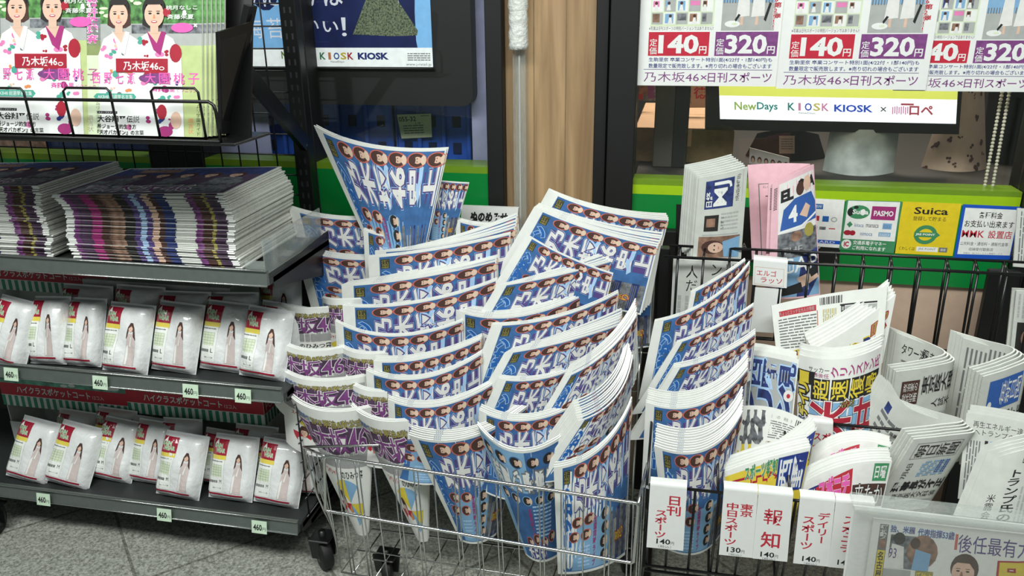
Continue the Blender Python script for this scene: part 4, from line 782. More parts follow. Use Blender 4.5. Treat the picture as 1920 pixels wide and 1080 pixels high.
def magazine(px, label_front, label_back, n, grp, dxp=4.8):
    a = P(px, 247, YM); wpx = P(px+213, 247, YM)[0]-a[0]; zl = zb-.006; hgt = wpx*312/213*.875
    mb = MB(); up = np.array([0, math.sin(ang), math.cos(ang)])*hgt; o = np.array([a[0], YM, zl]); r = np.array([wpx, 0, 0])
    F = bil(o+up, o+up+r, o+r, o, 213, 312); sheet(mb, F, 213, 312, .0045, 8, 8, 'magazine_paper', 'magazine_paper'); printon(mb, MGD, F, eps=.0001)
    f = mb.obj('magazine', None, label_front, 'magazine', grp, origin=o); step = P(px+dxp, 247, YM)[0]-a[0]
    for k in range(1, n): dup(f, (step*k, .0058*k, 0), label=label_back)
magazine(165, 'right-hand front magazine with two women in flowered kimono', 'copy of the kimono magazine tucked behind the right-hand front one', 6, 'magazines in the right-hand pocket')
magazine(-22, 'second magazine from the right, its two kimono women left of the first', 'copy tucked behind the second magazine from the right', 3, 'magazines in the middle pocket', 5)
magazine(-206, 'leftmost magazine, only its right edge inside the photo', 'copy tucked behind the leftmost magazine', 2, 'magazines in the left pocket', 5)

# ================================================================== WIRE BASKET AND ITS NEWSPAPERS
FL, FR_ = P(608, 853, 1.345), P(1197, 946, 1.30)
zrim = (FL[2]+FR_[2])/2; FL[2] = FR_[2] = zrim; zlow = P(900, 1008, 1.32)[2]
RL, RR = P(569, 838, 1.42), P(1228, 497, 1.74)
ZF = .085
bk = thing('wire_basket', 'chrome wire basket on casters full of blue and purple papers', 'basket', ((FL[0]+FR_[0])/2, 1.5, 0))
e = (FR_-FL)/np.linalg.norm(FR_-FL); IN = np.array([-e[1], e[0], 0])
fl, fr = FL.copy(), FR_.copy(); fl[2] = fr[2] = zlow; fl -= e*.012; fr -= e*.004
fl0, fr0 = FL-e*.0+IN*.02, FR_+IN*.02; fl0[2] = fr0[2] = ZF
mb = MB(); r = .0036
def rnd_corner(a, b, c, k=.012):
    a, b, c = map(np.array, (a, b, c)); u = (a-b)/np.linalg.norm(a-b)*k; v = (c-b)/np.linalg.norm(c-b)*k
    return [b+u, b+u*.3+v*.3*0+v*.0+u*0, b+v*.3, b+v][0:1]+[b+u*.35+v*.02, b+u*.02+v*.35]+[b+v]
frame = rnd_corner(fl, FL, FR_)+rnd_corner(FL, FR_, fr)+rnd_corner(FR_, fr, fl)+rnd_corner(fr, fl, FL)
mb.tube(frame, r, 'chrome', 8, True); mb.obj('front_frame', bk)
mb = MB(); n = 15
for k in range(n):
    t_ = (k+.6)/n
    for q in (0, .0085):
        if k in (2, 5, 9, 12) and q: continue
        a = FL+(FR_-FL)*t_+e*q; b = a.copy(); b[2] = ZF; b += IN*.02; mb.tube([a-IN*.002, (a+b)/2-IN*.004, b], .0016, 'chrome', 5)
mb.obj('front_wire', bk)
RBL = RL.copy(); RBL[2] = ZF; RBL += e*.03+IN*.05; RBR = RR.copy(); RBR[2] = ZF; RBR[1] = RBL[1]+(RBR[0]-RBL[0])*e[1]/e[0]
RTR = FR_+IN*.16; RTL = FL+IN*.10
mb = MB(); mb.tube([FL, RL, RL+np.array([0, .0, -.06])], .003, 'chrome', 8)
mb.tube([RL, RL+e*.32+IN*.1], .003, 'chrome', 8)
mb.tube([RL, RL*.5+RBL*.5-e*.01, RBL], .0026, 'chrome', 6)
for k in range(4):
    t_ = (k+.5)/4; a = FL+(RL-FL)*t_; b = fl0+(RBL-fl0)*t_; mb.tube([a, b], .0016, 'chrome', 5)
mb.obj('side_frame', bk); mb = MB(); mb.tube([FR_, FR_+IN*.2+np.array([0, 0, .0])], .003, 'chrome', 8)
for k in range(4):
    t_ = (k+.5)/4; a = FR_+IN*.2*t_; b = a.copy(); b[2] = ZF; mb.tube([a, b], .0016, 'chrome', 5)
mb.obj('side_frame', bk)
mb = MB(); q1 = fl0; q2 = fr0; q3 = fr0+IN*.20; q4 = fl0+IN*.16
mb.tube([q1, q2, q3, q4], .0026, 'chrome', 6, True)
for k in range(12): t_ = (k+.5)/12; mb.tube([q1+(q2-q1)*t_, q4+(q3-q4)*t_], .0016, 'chrome', 5)
mb.tube([q1+(q4-q1)*.5, q2+(q3-q2)*.5], .002, 'chrome', 5); mb.obj('floor_grid', bk)
# stepped rear frame standing behind the papers
mb = MB(); a = RR.copy(); ZT = RR[2]
base = np.array([a[0], a[1], .05]); xl = P(620, 560, 1.74)[0]
pl = np.array([xl, a[1]+.02, .05]); plt = pl.copy(); plt[2] = ZT-.16
mb.tube([base, a-np.array([0, 0, .01]), a-np.array([.008, 0, 0]), np.array([P(1040, 500, 1.74)[0], a[1], ZT])], .003, 'chrome', 8)
for py in (510, 645, 661, 735, 800, 812): z = P(1180, py, 1.73)[2]; mb.tube([np.array([a[0], a[1]-.004, z]), np.array([xl+.3, a[1]+.0, z])], .0022, 'chrome', 6)
a2 = P(1196, 690, 1.60); mb.tube([np.array([a2[0], 1.6, .06]), np.array([a2[0]+.003, 1.6, P(1196, 690, 1.6)[2]]), np.array([a2[0]+.003, 1.735, P(1196, 690, 1.6)[2]+.02])], .003, 'chrome', 8)
mb.tube([base, np.array([xl+.3, base[1], .05])], .003, 'chrome', 8); mb.obj('rear_frame', bk)
wc = PZ(604, 1072, .0); caster(bk, wc[0], wc[1]+.02, .040, .75); wc = PZ(718, 1093, .0); caster(bk, wc[0]+.01, wc[1]+.01, .034, .3)
caster(bk, FR_[0]-.03, 1.6, .036, .2)

# ---- artwork of the folded papers
def blue_page(lower=True):
    d = Design(.40, .27)
    d.rect(.034, .006, .396, .264, 'sky_print'); d.rect(.30, .16, .394, .262, 'photo_grey'); d.poly([(.10, .15), (.28, .15), (.25, .262), (.08, .262)], 'pale_blue_print')
    d.rect(.038, .014, .064, .046, 'ink_black'); d.cells([('日刊', .040, .016, .062, .030, 1, False), ('最速', .040, .031, .062, .045, 1, False)], 'gold_print')
    d.cells([(c, .038, .166-.037*i, .076, .202-.037*i, 1, False) for i, c in enumerate('ニッカン')], 'masthead_blue', [(.12, 'ice_print')], .075)
    d.rects([(.083+.053*i, .048, .131+.053*i, .116) for i in range(6)], 'purple_outline')
    d.rtext(['乃', '木', '坂', '46', '史', '上'], .080, .037, .398, .122, 'letter_white', .035, [(.088, 'ice_print'), (.072, 'purple_outline')], .003)
    for i in range(6): d.face(.106+i*.0545, .0235, .0275, 'oval_red', 'hair_brown', ry=.0160)
    for i in range(2):
        for j in range(2): d.face(.10+i*.055-j*.012, .145+j*.034, .025, 'oval_red', 'hair_brown', ry=.0135)
    d.cells([(c, .168, .236-i*.0, .0, 0, 1, False) for i, c in enumerate('')], 'magenta_print')
    d.vtext('全国同時ライブ', .176, .142, .192, .258, 'magenta_print', .02)
    for j in range(4): d.ell(.232+.004*(j % 2), .150+j*.030, .026, .014, 'pale_blue_print'); d.face(.232+.004*(j % 2), .150+j*.030, .022, None, 'hair_black', ry=.0155)
    d.lines(.110, .205, .165, .258, 6, 'ice_print')
    for i in range(5): d.rect(.262+i*.024, .158+(i % 2)*.02, .282+i*.024, .262, ['photo_grey', 'ink_lightgrey', 'photo_blue', 'photo_grey', 'photo_blue'][i]); d.rects([(.264+i*.024+k*.005, .165, .266+i*.024+k*.005, .255) for k in range(3)], 'ink_grey')
    d.cells([(c, .30+i*.02, .205, .32+i*.02, .226, 1, False) for i, c in enumerate('夏祭り')], 'yellow_print', [(.06, 'crimson')]); return d
def blue_page_turned():
    d = Design(.40, .27); d.rect(.006, .006, .394, .264, 'sky_print'); d.rect(.006, .006, .2, .262, 'pale_blue_print'); d.rect(.05, .10, .392, .262, 'sky_print')
    for i in range(6): d.face(.04+i*.062, .030, .025, 'sky_print', 'hair_black', ry=.014)
    d.rtext(['流', '夏', '心', '最', '高', '峰', '祭'], .03, .048, .37, .098, 'letter_white', .03, [(.1, 'ink_grey')], .003)
    for i in range(5): d.face(.06+i*.06, .118, .024, 'pale_blue_print', 'hair_black', ry=.012)
    d.vtext('全国同時ライブ', .172, .135, .192, .215, 'magenta_print', .02); d.lines(.20, .13, .30, .21, 9, 'ice_print')
    for i in range(4): d.face(.14+i*.055, .222-.01*(i % 2), .026, 'oval_red', 'hair_brown', ry=.014)
    d.rtext(['木', '乃', '史'], .10, .226, .26, .262, 'letter_white', .03, [(.1, 'purple_outline')], .002); return d
def purple_page():
    d = Design(.273, .27); d.rect(.010, .020, .263, .095, 'ink_lightgrey'); d.poly([(.012, .040), (.12, .026), (.262, .040), (.262, .078), (.14, .090), (.012, .078)], 'dark_violet')
    d.text('2018 明治&秋公式', .085, .018, .24, .034, 'gold_print', 0, [(.05, 'hair_brown')], .015); d.text('日刊スポーツ', .03, .018, .078, .030, 'cobalt_print', bold=.03)
    d.cells([(c, .020+.058*i, .034, .080+.058*i, .088, 0, False) for i, c in enumerate(['乃', '木', '坂', '46'])], 'violet_print', [(.042, 'letter_white')], .012)
    d.poly([(.010, .092), (.263, .092), (.263, .118), (.010, .118)], 'band_grey'); d.text('永久保存版 写真特集号', .04, .098, .20, .110, 'ink_lightgrey')
    d.text('スペシャル', .05, .124, .12, .138, 'red_print', bold=.03); d.text('のひみつ祭', .135, .124, .235, .142, 'ink_black', bold=.02)
    cx, cy, R = .14, .196, .085
    for k, m_ in enumerate(['yellow_print', 'pale_blue_print', 'orange_print', 'red_print', 'board_white', 'yellow_print', 'pale_blue_print', 'letter_white']):
        a = math.pi*k/4; b = math.pi*(k+1)/4; d.poly([(cx, cy)]+[(cx+R*math.cos(a+(b-a)*q/4)*1.05, cy+R*.62*math.sin(a+(b-a)*q/4)) for q in range(5)], m_)
    d.woman(.095, .190, .034, 'letter_white', 'hair_brown'); d.rects([(cx-.001, cy, cx+.001, .262)], 'ink_black')
    d.poly([(.07, .225), (.15, .215), (.17, .262), (.06, .262)], 'letter_white'); return d
BD, BT, PPD = blue_page(), blue_page_turned(), purple_page()

def rise(ys, k=.0016, cap=.1): 
    m = max(ys); return [min(cap, (m-y)*k) for y in ys]
def paper_mesh(top, design, W_, H_, t=.0026, drop=None, ldx=0.0, tip=None, shrink=1.0, bottom=None, nu=16, nv=3, front='newsprint', others=(), u0=0.0, edge='page_white', sides='page_edge'):
    top = [np.array(p, float) for p in top]
    if bottom is None:
        c = sum(top)/len(top)
        if tip is not None: bottom = [np.array(tip)+(p-c)*shrink for p in top]; 
        else:
            dv = np.array(drop if drop is not None else (0, -.012, -.19)); bottom = [c+dv+(p-c)*shrink+np.array([ldx*g, 0, 0]) for p, g in zip(top, (1, .5, 0))]
        if tip is not None:
            for b in bottom: b[2] = tip[2]+(b[2]-tip[2])*.3
    F = ruled(top, bottom, W_, H_); mb = MB(); sheet(mb, F, W_, H_, t, nu, nv, front, edge, front, sides)
    if design is not None: printon(mb, design, F, du=.018)
    if W_ == .40:
        for k in range(4): q = np.array([.088+k*.006, .0915+k*.006, .0915+k*.006, .088+k*.006]); mb.add(F(q, np.full(4, -.0003), -t*np.array([.25, .25, .8, .8])), [(0, 1, 2, 3)], 'cobalt_print')
    for dz, sg, uu in others: printon(mb, dz, F, sg, du=.018, u0=uu, base=0.0 if sg > 0 else t)
    return mb
def bundle(f, n, step, fan=0.0, label=None, seed=0, plain=None):
    R = random.Random(seed)
    for k in range(1, n):
        j = .0012; c = dup(f, (step[0]*k+R.uniform(-j, j)+abs(fan)*k*.06, step[1]*k, step[2]*k+R.uniform(-j, j)*.5), (R.uniform(-.003, .003), -fan*k, R.uniform(-.003, .003)), label)
        if plain is not None: c.data = plain
def ymid(y): return 1.36+(870-y)*.00085
RACKP = []
def blue(key, L, M, R_, n, lab, back, dY=None, fan=0.0, design='b', step=(0, .0052, .0018), grp=None, yb=None, **kw):
    ys = [L[1], M[1], R_[1]]; y0 = ymid(max(ys)) if yb is None else yb; dy = rise(ys) if dY is None else dY
    top = [P(p[0], p[1], y0+q) for p, q in zip((L, M, R_), dy)]
    if 'tipx' in kw: tx_ = kw.pop('tipx'); kw['tip'] = P(tx_[0], tx_[1], y0+tx_[2])
    D, w_, h_ = {'b': (BD, .40, .27), 't': (BT, .40, .27), 'p': (PPD, .273, .27)}[design]
    mb = paper_mesh(top, D, w_, h_, **kw)
    g = grp or ('purple idol papers in the basket' if design == 'p' else 'blue sports papers in the basket')
    f = mb.obj('newspaper', None, lab, 'newspaper', g, origin=top[1])
    bundle(f, n, step, fan, back, seed=hash(key) % 1000 if False else sum(map(ord, key)))
    return f
BB = 'copy in the bundle right behind '
# (key, left, middle, right pixels of the front sheet's top edge, copies, label of the front copy, label of the rest)
blue('B1', (588, 235), (676, 268), (838, 277), 2, 'blue sports paper standing tallest of all, upright above the basket', 'second copy tight behind the tallest upright blue paper', dY=(.05, 0, .02), bottom=[P(718, 520, 1.72), P(745, 525, 1.71), P(786, 515, 1.73)], yb=1.755, step=(.002, .006, .001))
blue('B1b', (790, 333), (836, 339), (880, 342), 1, 'blue paper half hidden behind the right side of the tallest upright one', '', dY=(.0, 0, .02), bottom=[P(800, 450, 1.78), P(822, 455, 1.78), P(848, 452, 1.79)], yb=1.80)
blue('B2', (541, 390), (606, 406), (800, 392), 3, 'blue paper at the upper left corner of the heap, beside the flat stack', BB+'the upper left corner blue paper', dY=(.0, 0, .05), drop=(.02, -.012, -.16), shrink=.9, yb=1.76)
blue('B3', (551, 460), (612, 479), (815, 468), 4, 'blue paper second from top at the left edge of the heap', BB+'the second blue paper at the left edge', dY=(.0, 0, .05), drop=(.02, -.012, -.16), shrink=.9, yb=1.715)
blue('B0', (854, 411), (890, 420), (968, 415), 3, 'blue paper peeking out just under the white notice board', BB+'the blue paper under the notice board', dY=(0, .0, .03), yb=1.80)
blue('B4', (681, 429), (722, 441), (800, 437), 2, 'blue paper corner showing below the tallest upright one', BB+'the corner below the tallest upright paper', dY=(.0, 0, .02), yb=1.725)
blue('B5', (703, 470), (800, 462), (966, 424), 5, 'blue paper in the top fan below the tallest upright one, edges spread right', BB+'the top fan of the middle column', dY=(0, .0, .06), fan=.026, yb=1.70)
blue('B6', (690, 481), (790, 470), (957, 437), 2, 'blue paper second in the middle column, its row of ovals fully open', BB+'the second paper of the middle column', dY=(0, .0, .06), yb=1.682)
blue('B7', (640, 534), (740, 525), (931, 487), 6, 'blue paper third in the middle column, starting far left', BB+'the third paper of the middle column', dY=(0, .0, .07), fan=.014)
blue('B8', (642, 572), (740, 571), (932, 523), 2, 'blue paper fourth in the middle column, 46 readable at its right', BB+'the fourth paper of the middle column', dY=(0, .0, .075))
blue('B9', (628, 601), (714, 627), (868, 600), 2, 'blue paper fifth in the middle column, left corner pointing out', BB+'the fifth paper of the middle column', dY=(.03, 0, .06))
blue('B10', (700, 676), (778, 673), (902, 634), 4, 'blue paper sixth in the middle column, under the pointed corner', BB+'the sixth paper of the middle column', dY=(0, 0, .06), yb=1.525)
blue('B11', (686, 694), (786, 708), (904, 661), 3, 'blue paper seventh in the middle column, smiling curve', BB+'the seventh paper of the middle column', dY=(.03, 0, .06), yb=1.495)
blue('B12', (727, 748), (806, 761), (925, 718), 4, 'blue paper eighth in the middle column, last but one above the rim', BB+'the eighth paper of the middle column', dY=(.03, 0, .07), yb=1.455)
blue('B13', (766, 815), (845, 825), (1000, 752), 6, 'blue paper lowest in the middle column, its tip inside the wires', BB+'the lowest paper of the middle column', dY=(.03, 0, .12), yb=1.40, tipx=(893, 1012, .055), shrink=.30, nv=6)
blue('C1', (1033, 358), (1100, 385), (1254, 411), 4, 'blue paper topmost at the right of the heap, below the wood pillar', BB+'the topmost right blue paper', dY=(.04, .0, .04), step=(-.0025, .0055, .0016), fan=.008, drop=(-.03, -.012, -.16), ldx=-.06)
blue('C2', (1002, 387), (1085, 421), (1234, 460), 6, 'blue paper second from top at the right of the heap, fanned right end', BB+'the second paper from top at the right', dY=(.05, .02, .0), step=(.0008, .0055, .0018), fan=.014, yb=1.69, drop=(-.03, -.012, -.16), ldx=-.06)
blue('C2b', (1100, 520), (1160, 512), (1225, 503), 4, 'blue paper under the second fan, only its dark right end out', BB+'the dark right end under the second fan', dY=(0, .01, .03), yb=1.72)
blue('C3', (987, 438), (1030, 463), (1150, 512), 1, 'single blue paper tilted steeply in the upper right column', '', dY=(.04, .02, .0), yb=1.655, drop=(-.03, -.012, -.15), ldx=-.06)
blue('C4', (932, 535), (1010, 522), (1171, 480), 5, 'blue paper third in the right column with a tall fan at its right end', BB+'the third paper of the right column', dY=(0, .0, .075), fan=.024, drop=(-.01, -.012, -.17), ldx=-.09, yb=1.635)
blue('C5', (853, 580), (925, 594), (1133, 530), 7, 'thick-bundled blue paper fourth in the right column, curving far left', BB+'the fourth paper of the right column', dY=(.04, 0, .09), fan=.010, yb=1.605)
blue('C6', (923, 608), (1012, 600), (1160, 547), 2, 'blue paper fifth in the right column, below the thick bundle', BB+'the fifth paper of the right column', dY=(0, 0, .075), drop=(-.01, -.012, -.17), ldx=-.05, yb=1.565)
blue('C7', (946, 661), (1020, 648), (1162, 607), 6, 'blue paper sixth in the right column, grey fan at its right end', BB+'the sixth paper of the right column', dY=(0, 0, .07), fan=.022, drop=(-.01, -.012, -.17), ldx=-.08, yb=1.53)
blue('C8', (935, 709), (985, 712), (1110, 672), 3, 'blue paper seventh in the right column, half under the tall curl', BB+'the seventh paper of the right column', dY=(0, 0, .07), drop=(-.01, -.012, -.17), ldx=-.06, yb=1.505)
blue('C9', (1059, 706), (1118, 675), (1194, 590), 8, 'blue paper with the tallest curl, rising at the right edge of the heap', BB+'the tall curl at the right edge', dY=(0, .01, .09), fan=.012, step=(-.0005, .005, .0024), drop=(.0, -.012, -.16), ldx=-.09, yb=1.475)
blue('C10', (898, 768), (955, 786), (1105, 742), 4, 'blue paper at lower centre, right below the seventh one', BB+'the lower centre blue paper', dY=(.03, 0, .085), yb=1.43)
blue('C11', (1084, 789), (1130, 768), (1187, 665), 9, 'blue paper with thick grey page ends, last but one at right', BB+'the thick grey ended paper', dY=(0, .01, .10), step=(-.0022, .0048, .0028), drop=(.0, -.01, -.15), ldx=-.09, yb=1.41)
blue('C12', (894, 795), (960, 843), (1075, 800), 2, 'blue paper turned upside down at the bottom centre of the basket', 'copy right behind the upside-down paper at bottom centre', dY=(.04, 0, .07), design='t', tipx=(1014, 1045, .045), shrink=.36, nv=6, yb=1.375)
blue('C13', (1038, 876), (1090, 862), (1184, 752), 3, 'blue paper front right in the basket, its full page seen through wires', 'copy right behind the front right full-page paper', dY=(0, .005, .09), yb=1.345, bottom=[P(1046, 1076, 1.36), P(1104, 1072, 1.35), P(1172, 1040, 1.42)], nv=6, step=(0, .006, .0015))
for k, (L, M, R_, lb, yb) in enumerate([((511, 563), (562, 578), (640, 572), 'purple idol paper topmost in the outer left column', 1.60), ((604, 557), (642, 562), (700, 558), 'purple idol paper topmost in the inner column, mostly hidden', 1.615), ((503, 620), (580, 658), (655, 648), 'purple idol paper second in the outer left column', 1.535), ((633, 645), (690, 664), (760, 655), 'purple idol paper second in the inner column', 1.545), ((525, 690), (590, 714), (690, 704), 'purple idol paper third in the outer left column', 1.49), ((646, 708), (700, 734), (790, 722), 'purple idol paper third in the inner column', 1.495), ((541, 740), (615, 772), (700, 762), 'purple idol paper lowest in the outer left column, parasol picture low', 1.445), ((657, 760), (720, 790), (805, 780), 'purple idol paper lowest in the inner column, parasol picture low', 1.44)]):
    kw = {}
    if k == 6: kw = dict(tipx=(679, 1002, .05), shrink=.14, nv=6)
    if k == 7: kw = dict(tipx=(792, 1014, .05), shrink=.14, nv=6)
    blue('P%d' % k, L, M, R_, 2 if k < 2 else 3, lb, 'copy right behind the '+lb, dY=(.05, 0, .05), design='p', yb=yb, step=(0, .0042, .0012), **kw)

# ================================================================== RIGHT NEWSPAPER RACK
YR = 1.30
rk = thing('newspaper_rack', 'black wire newspaper rack with stepped pockets, at right', 'rack', (.35, 1.5, 0))
z0r = P(1217, 908, YR)[2]-.004; xr0 = P(1216, 908, YR)[0]; xr1 = .95
mb = MB()
yfloor = .05
# front tier: rails and uprights
mb.tube([(xr0, YR+.004, z0r), (xr1, YR+.004, z0r)], .003, 'wire_black', 8); mb.tube([(xr0, YR+.05, .22), (xr1, YR+.05, .22)], .003, 'wire_black', 8); mb.tube([(xr0, YR+.06, .2), (xr1, YR+.06, .2)], .003, 'wire_black', 8)
for px in (1219, 1258, 1304, 1350, 1362, 1400, 1445, 1483, 1496, 1540, 1580, 1636, 1690, 1745, 1800, 1860): x = P(px, 920, YR)[0]; mb.tube([(x, YR+.004, z0r), (x, YR+.03, z0r-.14), (x, YR+.055, .21)], .0025, 'wire_black', 6)
mb.obj('front_pocket_wire', rk)
mb = MB()
for px in (1213, 1348, 1487): 
    x = P(px, 905, YR)[0]; mb.tube([(x, YR+.004, z0r), (x, 1.46, z0r+.06)], .0028, 'wire_black', 6); mb.tube([(x, YR+.055, .21), (x, 1.74, .42)], .0028, 'wire_black', 6)
    mb.tube([(x, 1.46, z0r+.06), (x, 1.46, .28)], .0028, 'wire_black', 6)
mb.obj('pocket_divider', rk)
zm = P(1545, 790, 1.46)[2]
mb = MB(); mb.tube([(P(1512, 800, 1.46)[0], 1.46, zm-.004), (xr1, 1.46, zm-.004)], .003, 'wire_black', 8); mb.obj('middle_rail', rk)
YT = 1.70; zt1 = P(1560, 497, YT)[2]; zt2 = P(1560, 487, YT+.03)[2]; x0t = P(1245, 480, YT)[0]; zl = P(1660, 655, YT-.01)[2]
mb = MB(); mb.tube([(x0t, YT, zt1), (xr1, YT, zt1)], .0034, 'wire_black', 8); mb.tube([(x0t+.01, YT+.04, zt1+.014), (xr1, YT+.04, zt1+.014)], .003, 'wire_black', 8)
mb.tube([(x0t, YT, zl), (xr1, YT, zl)], .003, 'wire_black', 8); mb.tube([(x0t, YT+.035, zl-.012), (xr1, YT+.035, zl-.012)], .003, 'wire_black', 8)
x = x0t+.03; k = 0
while x < xr1:
    mb.tube([(x, YT+.002, zt1), (x-.0, YT-.004, zl), (x, YT+.036, zl-.012)], .0028, 'wire_black', 6); mb.tube([(x+.004, YT+.042, zt1+.014), (x+.012, YT+.05, zl-.02)], .0028, 'wire_black', 6); mb.tube([(x, YT, zt1), (x+.003, YT+.04, zt1+.014)], .0026, 'wire_black', 5); x += .0545
mb.obj('rear_pocket_wire', rk)
for x in (x0t, xr1-.02): mb = MB(); mb.bbox((x-.012, YT+.06, 0), (x+.012, YT+.085, zt1+.0), 'black_steel'); mb.bbox((x-.012, YR+.05, 0), (x+.012, YT+.085, .03), 'black_steel'); mb.obj('side_post', rk)
mb = MB(); mb.bbox((x0t-.05, YW-.06, .0), (P(1236, 600, 1.9)[0]+.03, YW-.03, zt1-.01), 'black_matte'); structure(mb, 'trim_8')
mb = MB(); mb.bbox((P(1838, 600, 1.9)[0], 1.9, .0), (P(1898, 600, 1.9)[0], 1.92, P(1868, 508, 1.9)[2]), 'black_matte'); mb.bbox((P(1900, 600, 1.9)[0], 1.88, .0), (P(1908, 600, 1.9)[0], 1.9, zt1+.3), 'chrome'); structure(mb, 'trim_9')

# group of blue papers in the rack's left pocket
def dpap(key, L, M, R_, n, lab, back, dY, yb, **kw): return blue(key, L, M, R_, n, lab, back, dY=dY, yb=yb, grp='blue sports papers in the wire rack', **kw)
dpap('D1', (1296, 548), (1345, 522), (1398, 487), 2, 'blue paper at the very back of the rack pocket, narrow strip', 'copy right behind the rearmost paper of the rack pocket', (0, .01, .05), 1.63, drop=(-.02, -.012, -.17))
dpap('D2', (1227, 602), (1310, 574), (1406, 492), 2, 'blue paper second from back in the rack pocket, widest white margin', 'copy right behind the second paper of the rack pocket', (0, .01, .07), 1.575, drop=(.0, -.012, -.18), ldx=-.025)
dpap('D3', (1268, 642), (1340, 614), (1413, 571), 2, 'blue paper third from back in the rack pocket', 'copy right behind the third paper of the rack pocket', (0, .01, .05), 1.54, drop=(.0, -.012, -.17), ldx=-.085)
dpap('D4', (1263, 689), (1335, 670), (1417, 624), 3, 'blue paper fourth from back in the rack pocket, straight top edge', 'copy right behind the fourth paper of the rack pocket', (0, .01, .05), 1.495, drop=(.0, -.012, -.17), ldx=-.085)
dpap('D5', (1211, 754), (1292, 762), (1403, 690), 8, 'blue paper fifth from back in the rack pocket, thick curved bundle', 'copy in the thick bundle right behind the fifth paper of the rack pocket', (.03, 0, .07), 1.425, step=(0, .0048, .0026), fan=.004)
dpap('D6', (1226, 835), (1305, 846), (1393, 770), 10, 'blue paper front in the rack pocket, above the 140 yen tag', 'copy in the thick bundle right behind the front paper of the rack pocket', (.02, 0, .07), 1.345, bottom=[P(1250, 1030, 1.38), P(1305, 1040, 1.36), P(1352, 1000, 1.41)], nv=6, step=(0, .0046, .003), fan=.004)

# ---- other papers of the rack
def broad(lines_only=False, head='', sub='', block=None, big='', face=False):
    d = Design(.27, .40); return d
def quadpaper(top, bottom, d, n, label, back, step=(-.006, .007, .003), grp=None, W_=None, H_=None, front='newsprint', t=.004, nu=10, nv=4, others=(), u0=0.0, fan=0.0, edge='page_white', name='newspaper', plain=False):
    top = [np.array(p) for p in top]; bottom = [np.array(p) for p in bottom]
    w_, h_ = (d.w, d.h) if W_ is None else (W_, H_)
    mb = MB(); F = ruled(top, bottom, w_, h_); sheet(mb, F, w_, h_, t, nu, nv, front, edge, front, 'page_edge')
    if d is not None: printon(mb, d, F, du=w_/14, dv=h_/6, u0=u0)
    for dz, sg, uu in others: printon(mb, dz, F, sg, du=w_/14, dv=h_/6, u0=uu, base=0.0 if sg > 0 else t)
    f = mb.obj(name, None, label, 'newspaper', grp, origin=top[len(top)//2]); pl = None
    if plain: mb2 = MB(); sheet(mb2, F, w_, h_, t, nu, nv, front, edge, front, 'page_edge'); po = mb2.obj(name, None, back, 'newspaper', grp, origin=top[len(top)//2]); pl = po.data; bpy.data.objects.remove(po)
    bundle(f, n, step, fan, back, seed=len(label), plain=pl); return f
# business paper with the blue masthead, upper left pocket
d = Design(90, 165); d.rect(14, 10, 66, 62, 'photo_blue'); d.text('MJ', 30, 14, 62, 58, 'board_white', 1, bold=.01); d.text('日経', 16, 30, 28, 58, 'board_white', 1, bold=.02); d.text('7月6日(金曜日)', 70, 8, 78, 54, 'ink_black', 1, bold=.015); d.rect(82, 2, 83, 56, 'ink_lightgrey')
d.rect(16, 74, 42, 104, 'hair_black'); d.rect(20, 80, 36, 96, 'photo_warm'); d.lines(46, 72, 78, 106, 5, 'ink_lightgrey'); d.text('いすゞ', 46, 78, 52, 100, 'ink_black', 1); d.rect(14, 110, 80, 112, 'ink_lightgrey')
d.rect(8, 114, 84, 154, 'photo_warm'); d.ell(34, 134, 20, 13, 'hair_brown'); d.ell(40, 135, 14, 10, 'skin_print'); d.poly([(52, 124), (84, 116), (84, 154), (56, 152)], 'pale_blue_print')
for yy in (131, 139): d.ell(38, yy, 1.6, 1.6, 'ink_black', 8)
d.rect(45, 133, 46.5, 138, 'oval_red')
quadpaper([P(1311, 333, 1.735), P(1360, 324, 1.73), P(1402, 313, 1.745)], [P(1298, 492, 1.735), P(1345, 494, 1.735), P(1389, 492, 1.745)], d, 8, 'grey business paper with a blue lettered block on its side, upper left of the rack', 'copy fanned out left behind the grey business paper with the blue block', step=(-.0046, .006, .0026), grp='business papers in the upper rack pocket', front='newsprint_grey', t=.0032)
d = Design(110, 110); d.vtext('人だ', 18, 8, 40, 54, 'ink_black'); d.vtext('ンた', 60, 2, 82, 50, 'ink_black'); d.lines(6, 60, 100, 104, 7, 'ink_lightgrey', True); d.lines(88, 4, 104, 50, 3, 'ink_grey', True)
quadpaper([P(1268, 486, 1.728), P(1330, 489, 1.725), P(1386, 492, 1.73)], [P(1262, 606, 1.728), P(1320, 612, 1.725), P(1378, 614, 1.73)], d, 2, 'lower half of a grey paper behind the upper rail wires, left', 'copy right behind the lower half of the grey paper', grp='grey papers behind the upper rail', front='newsprint_grey')
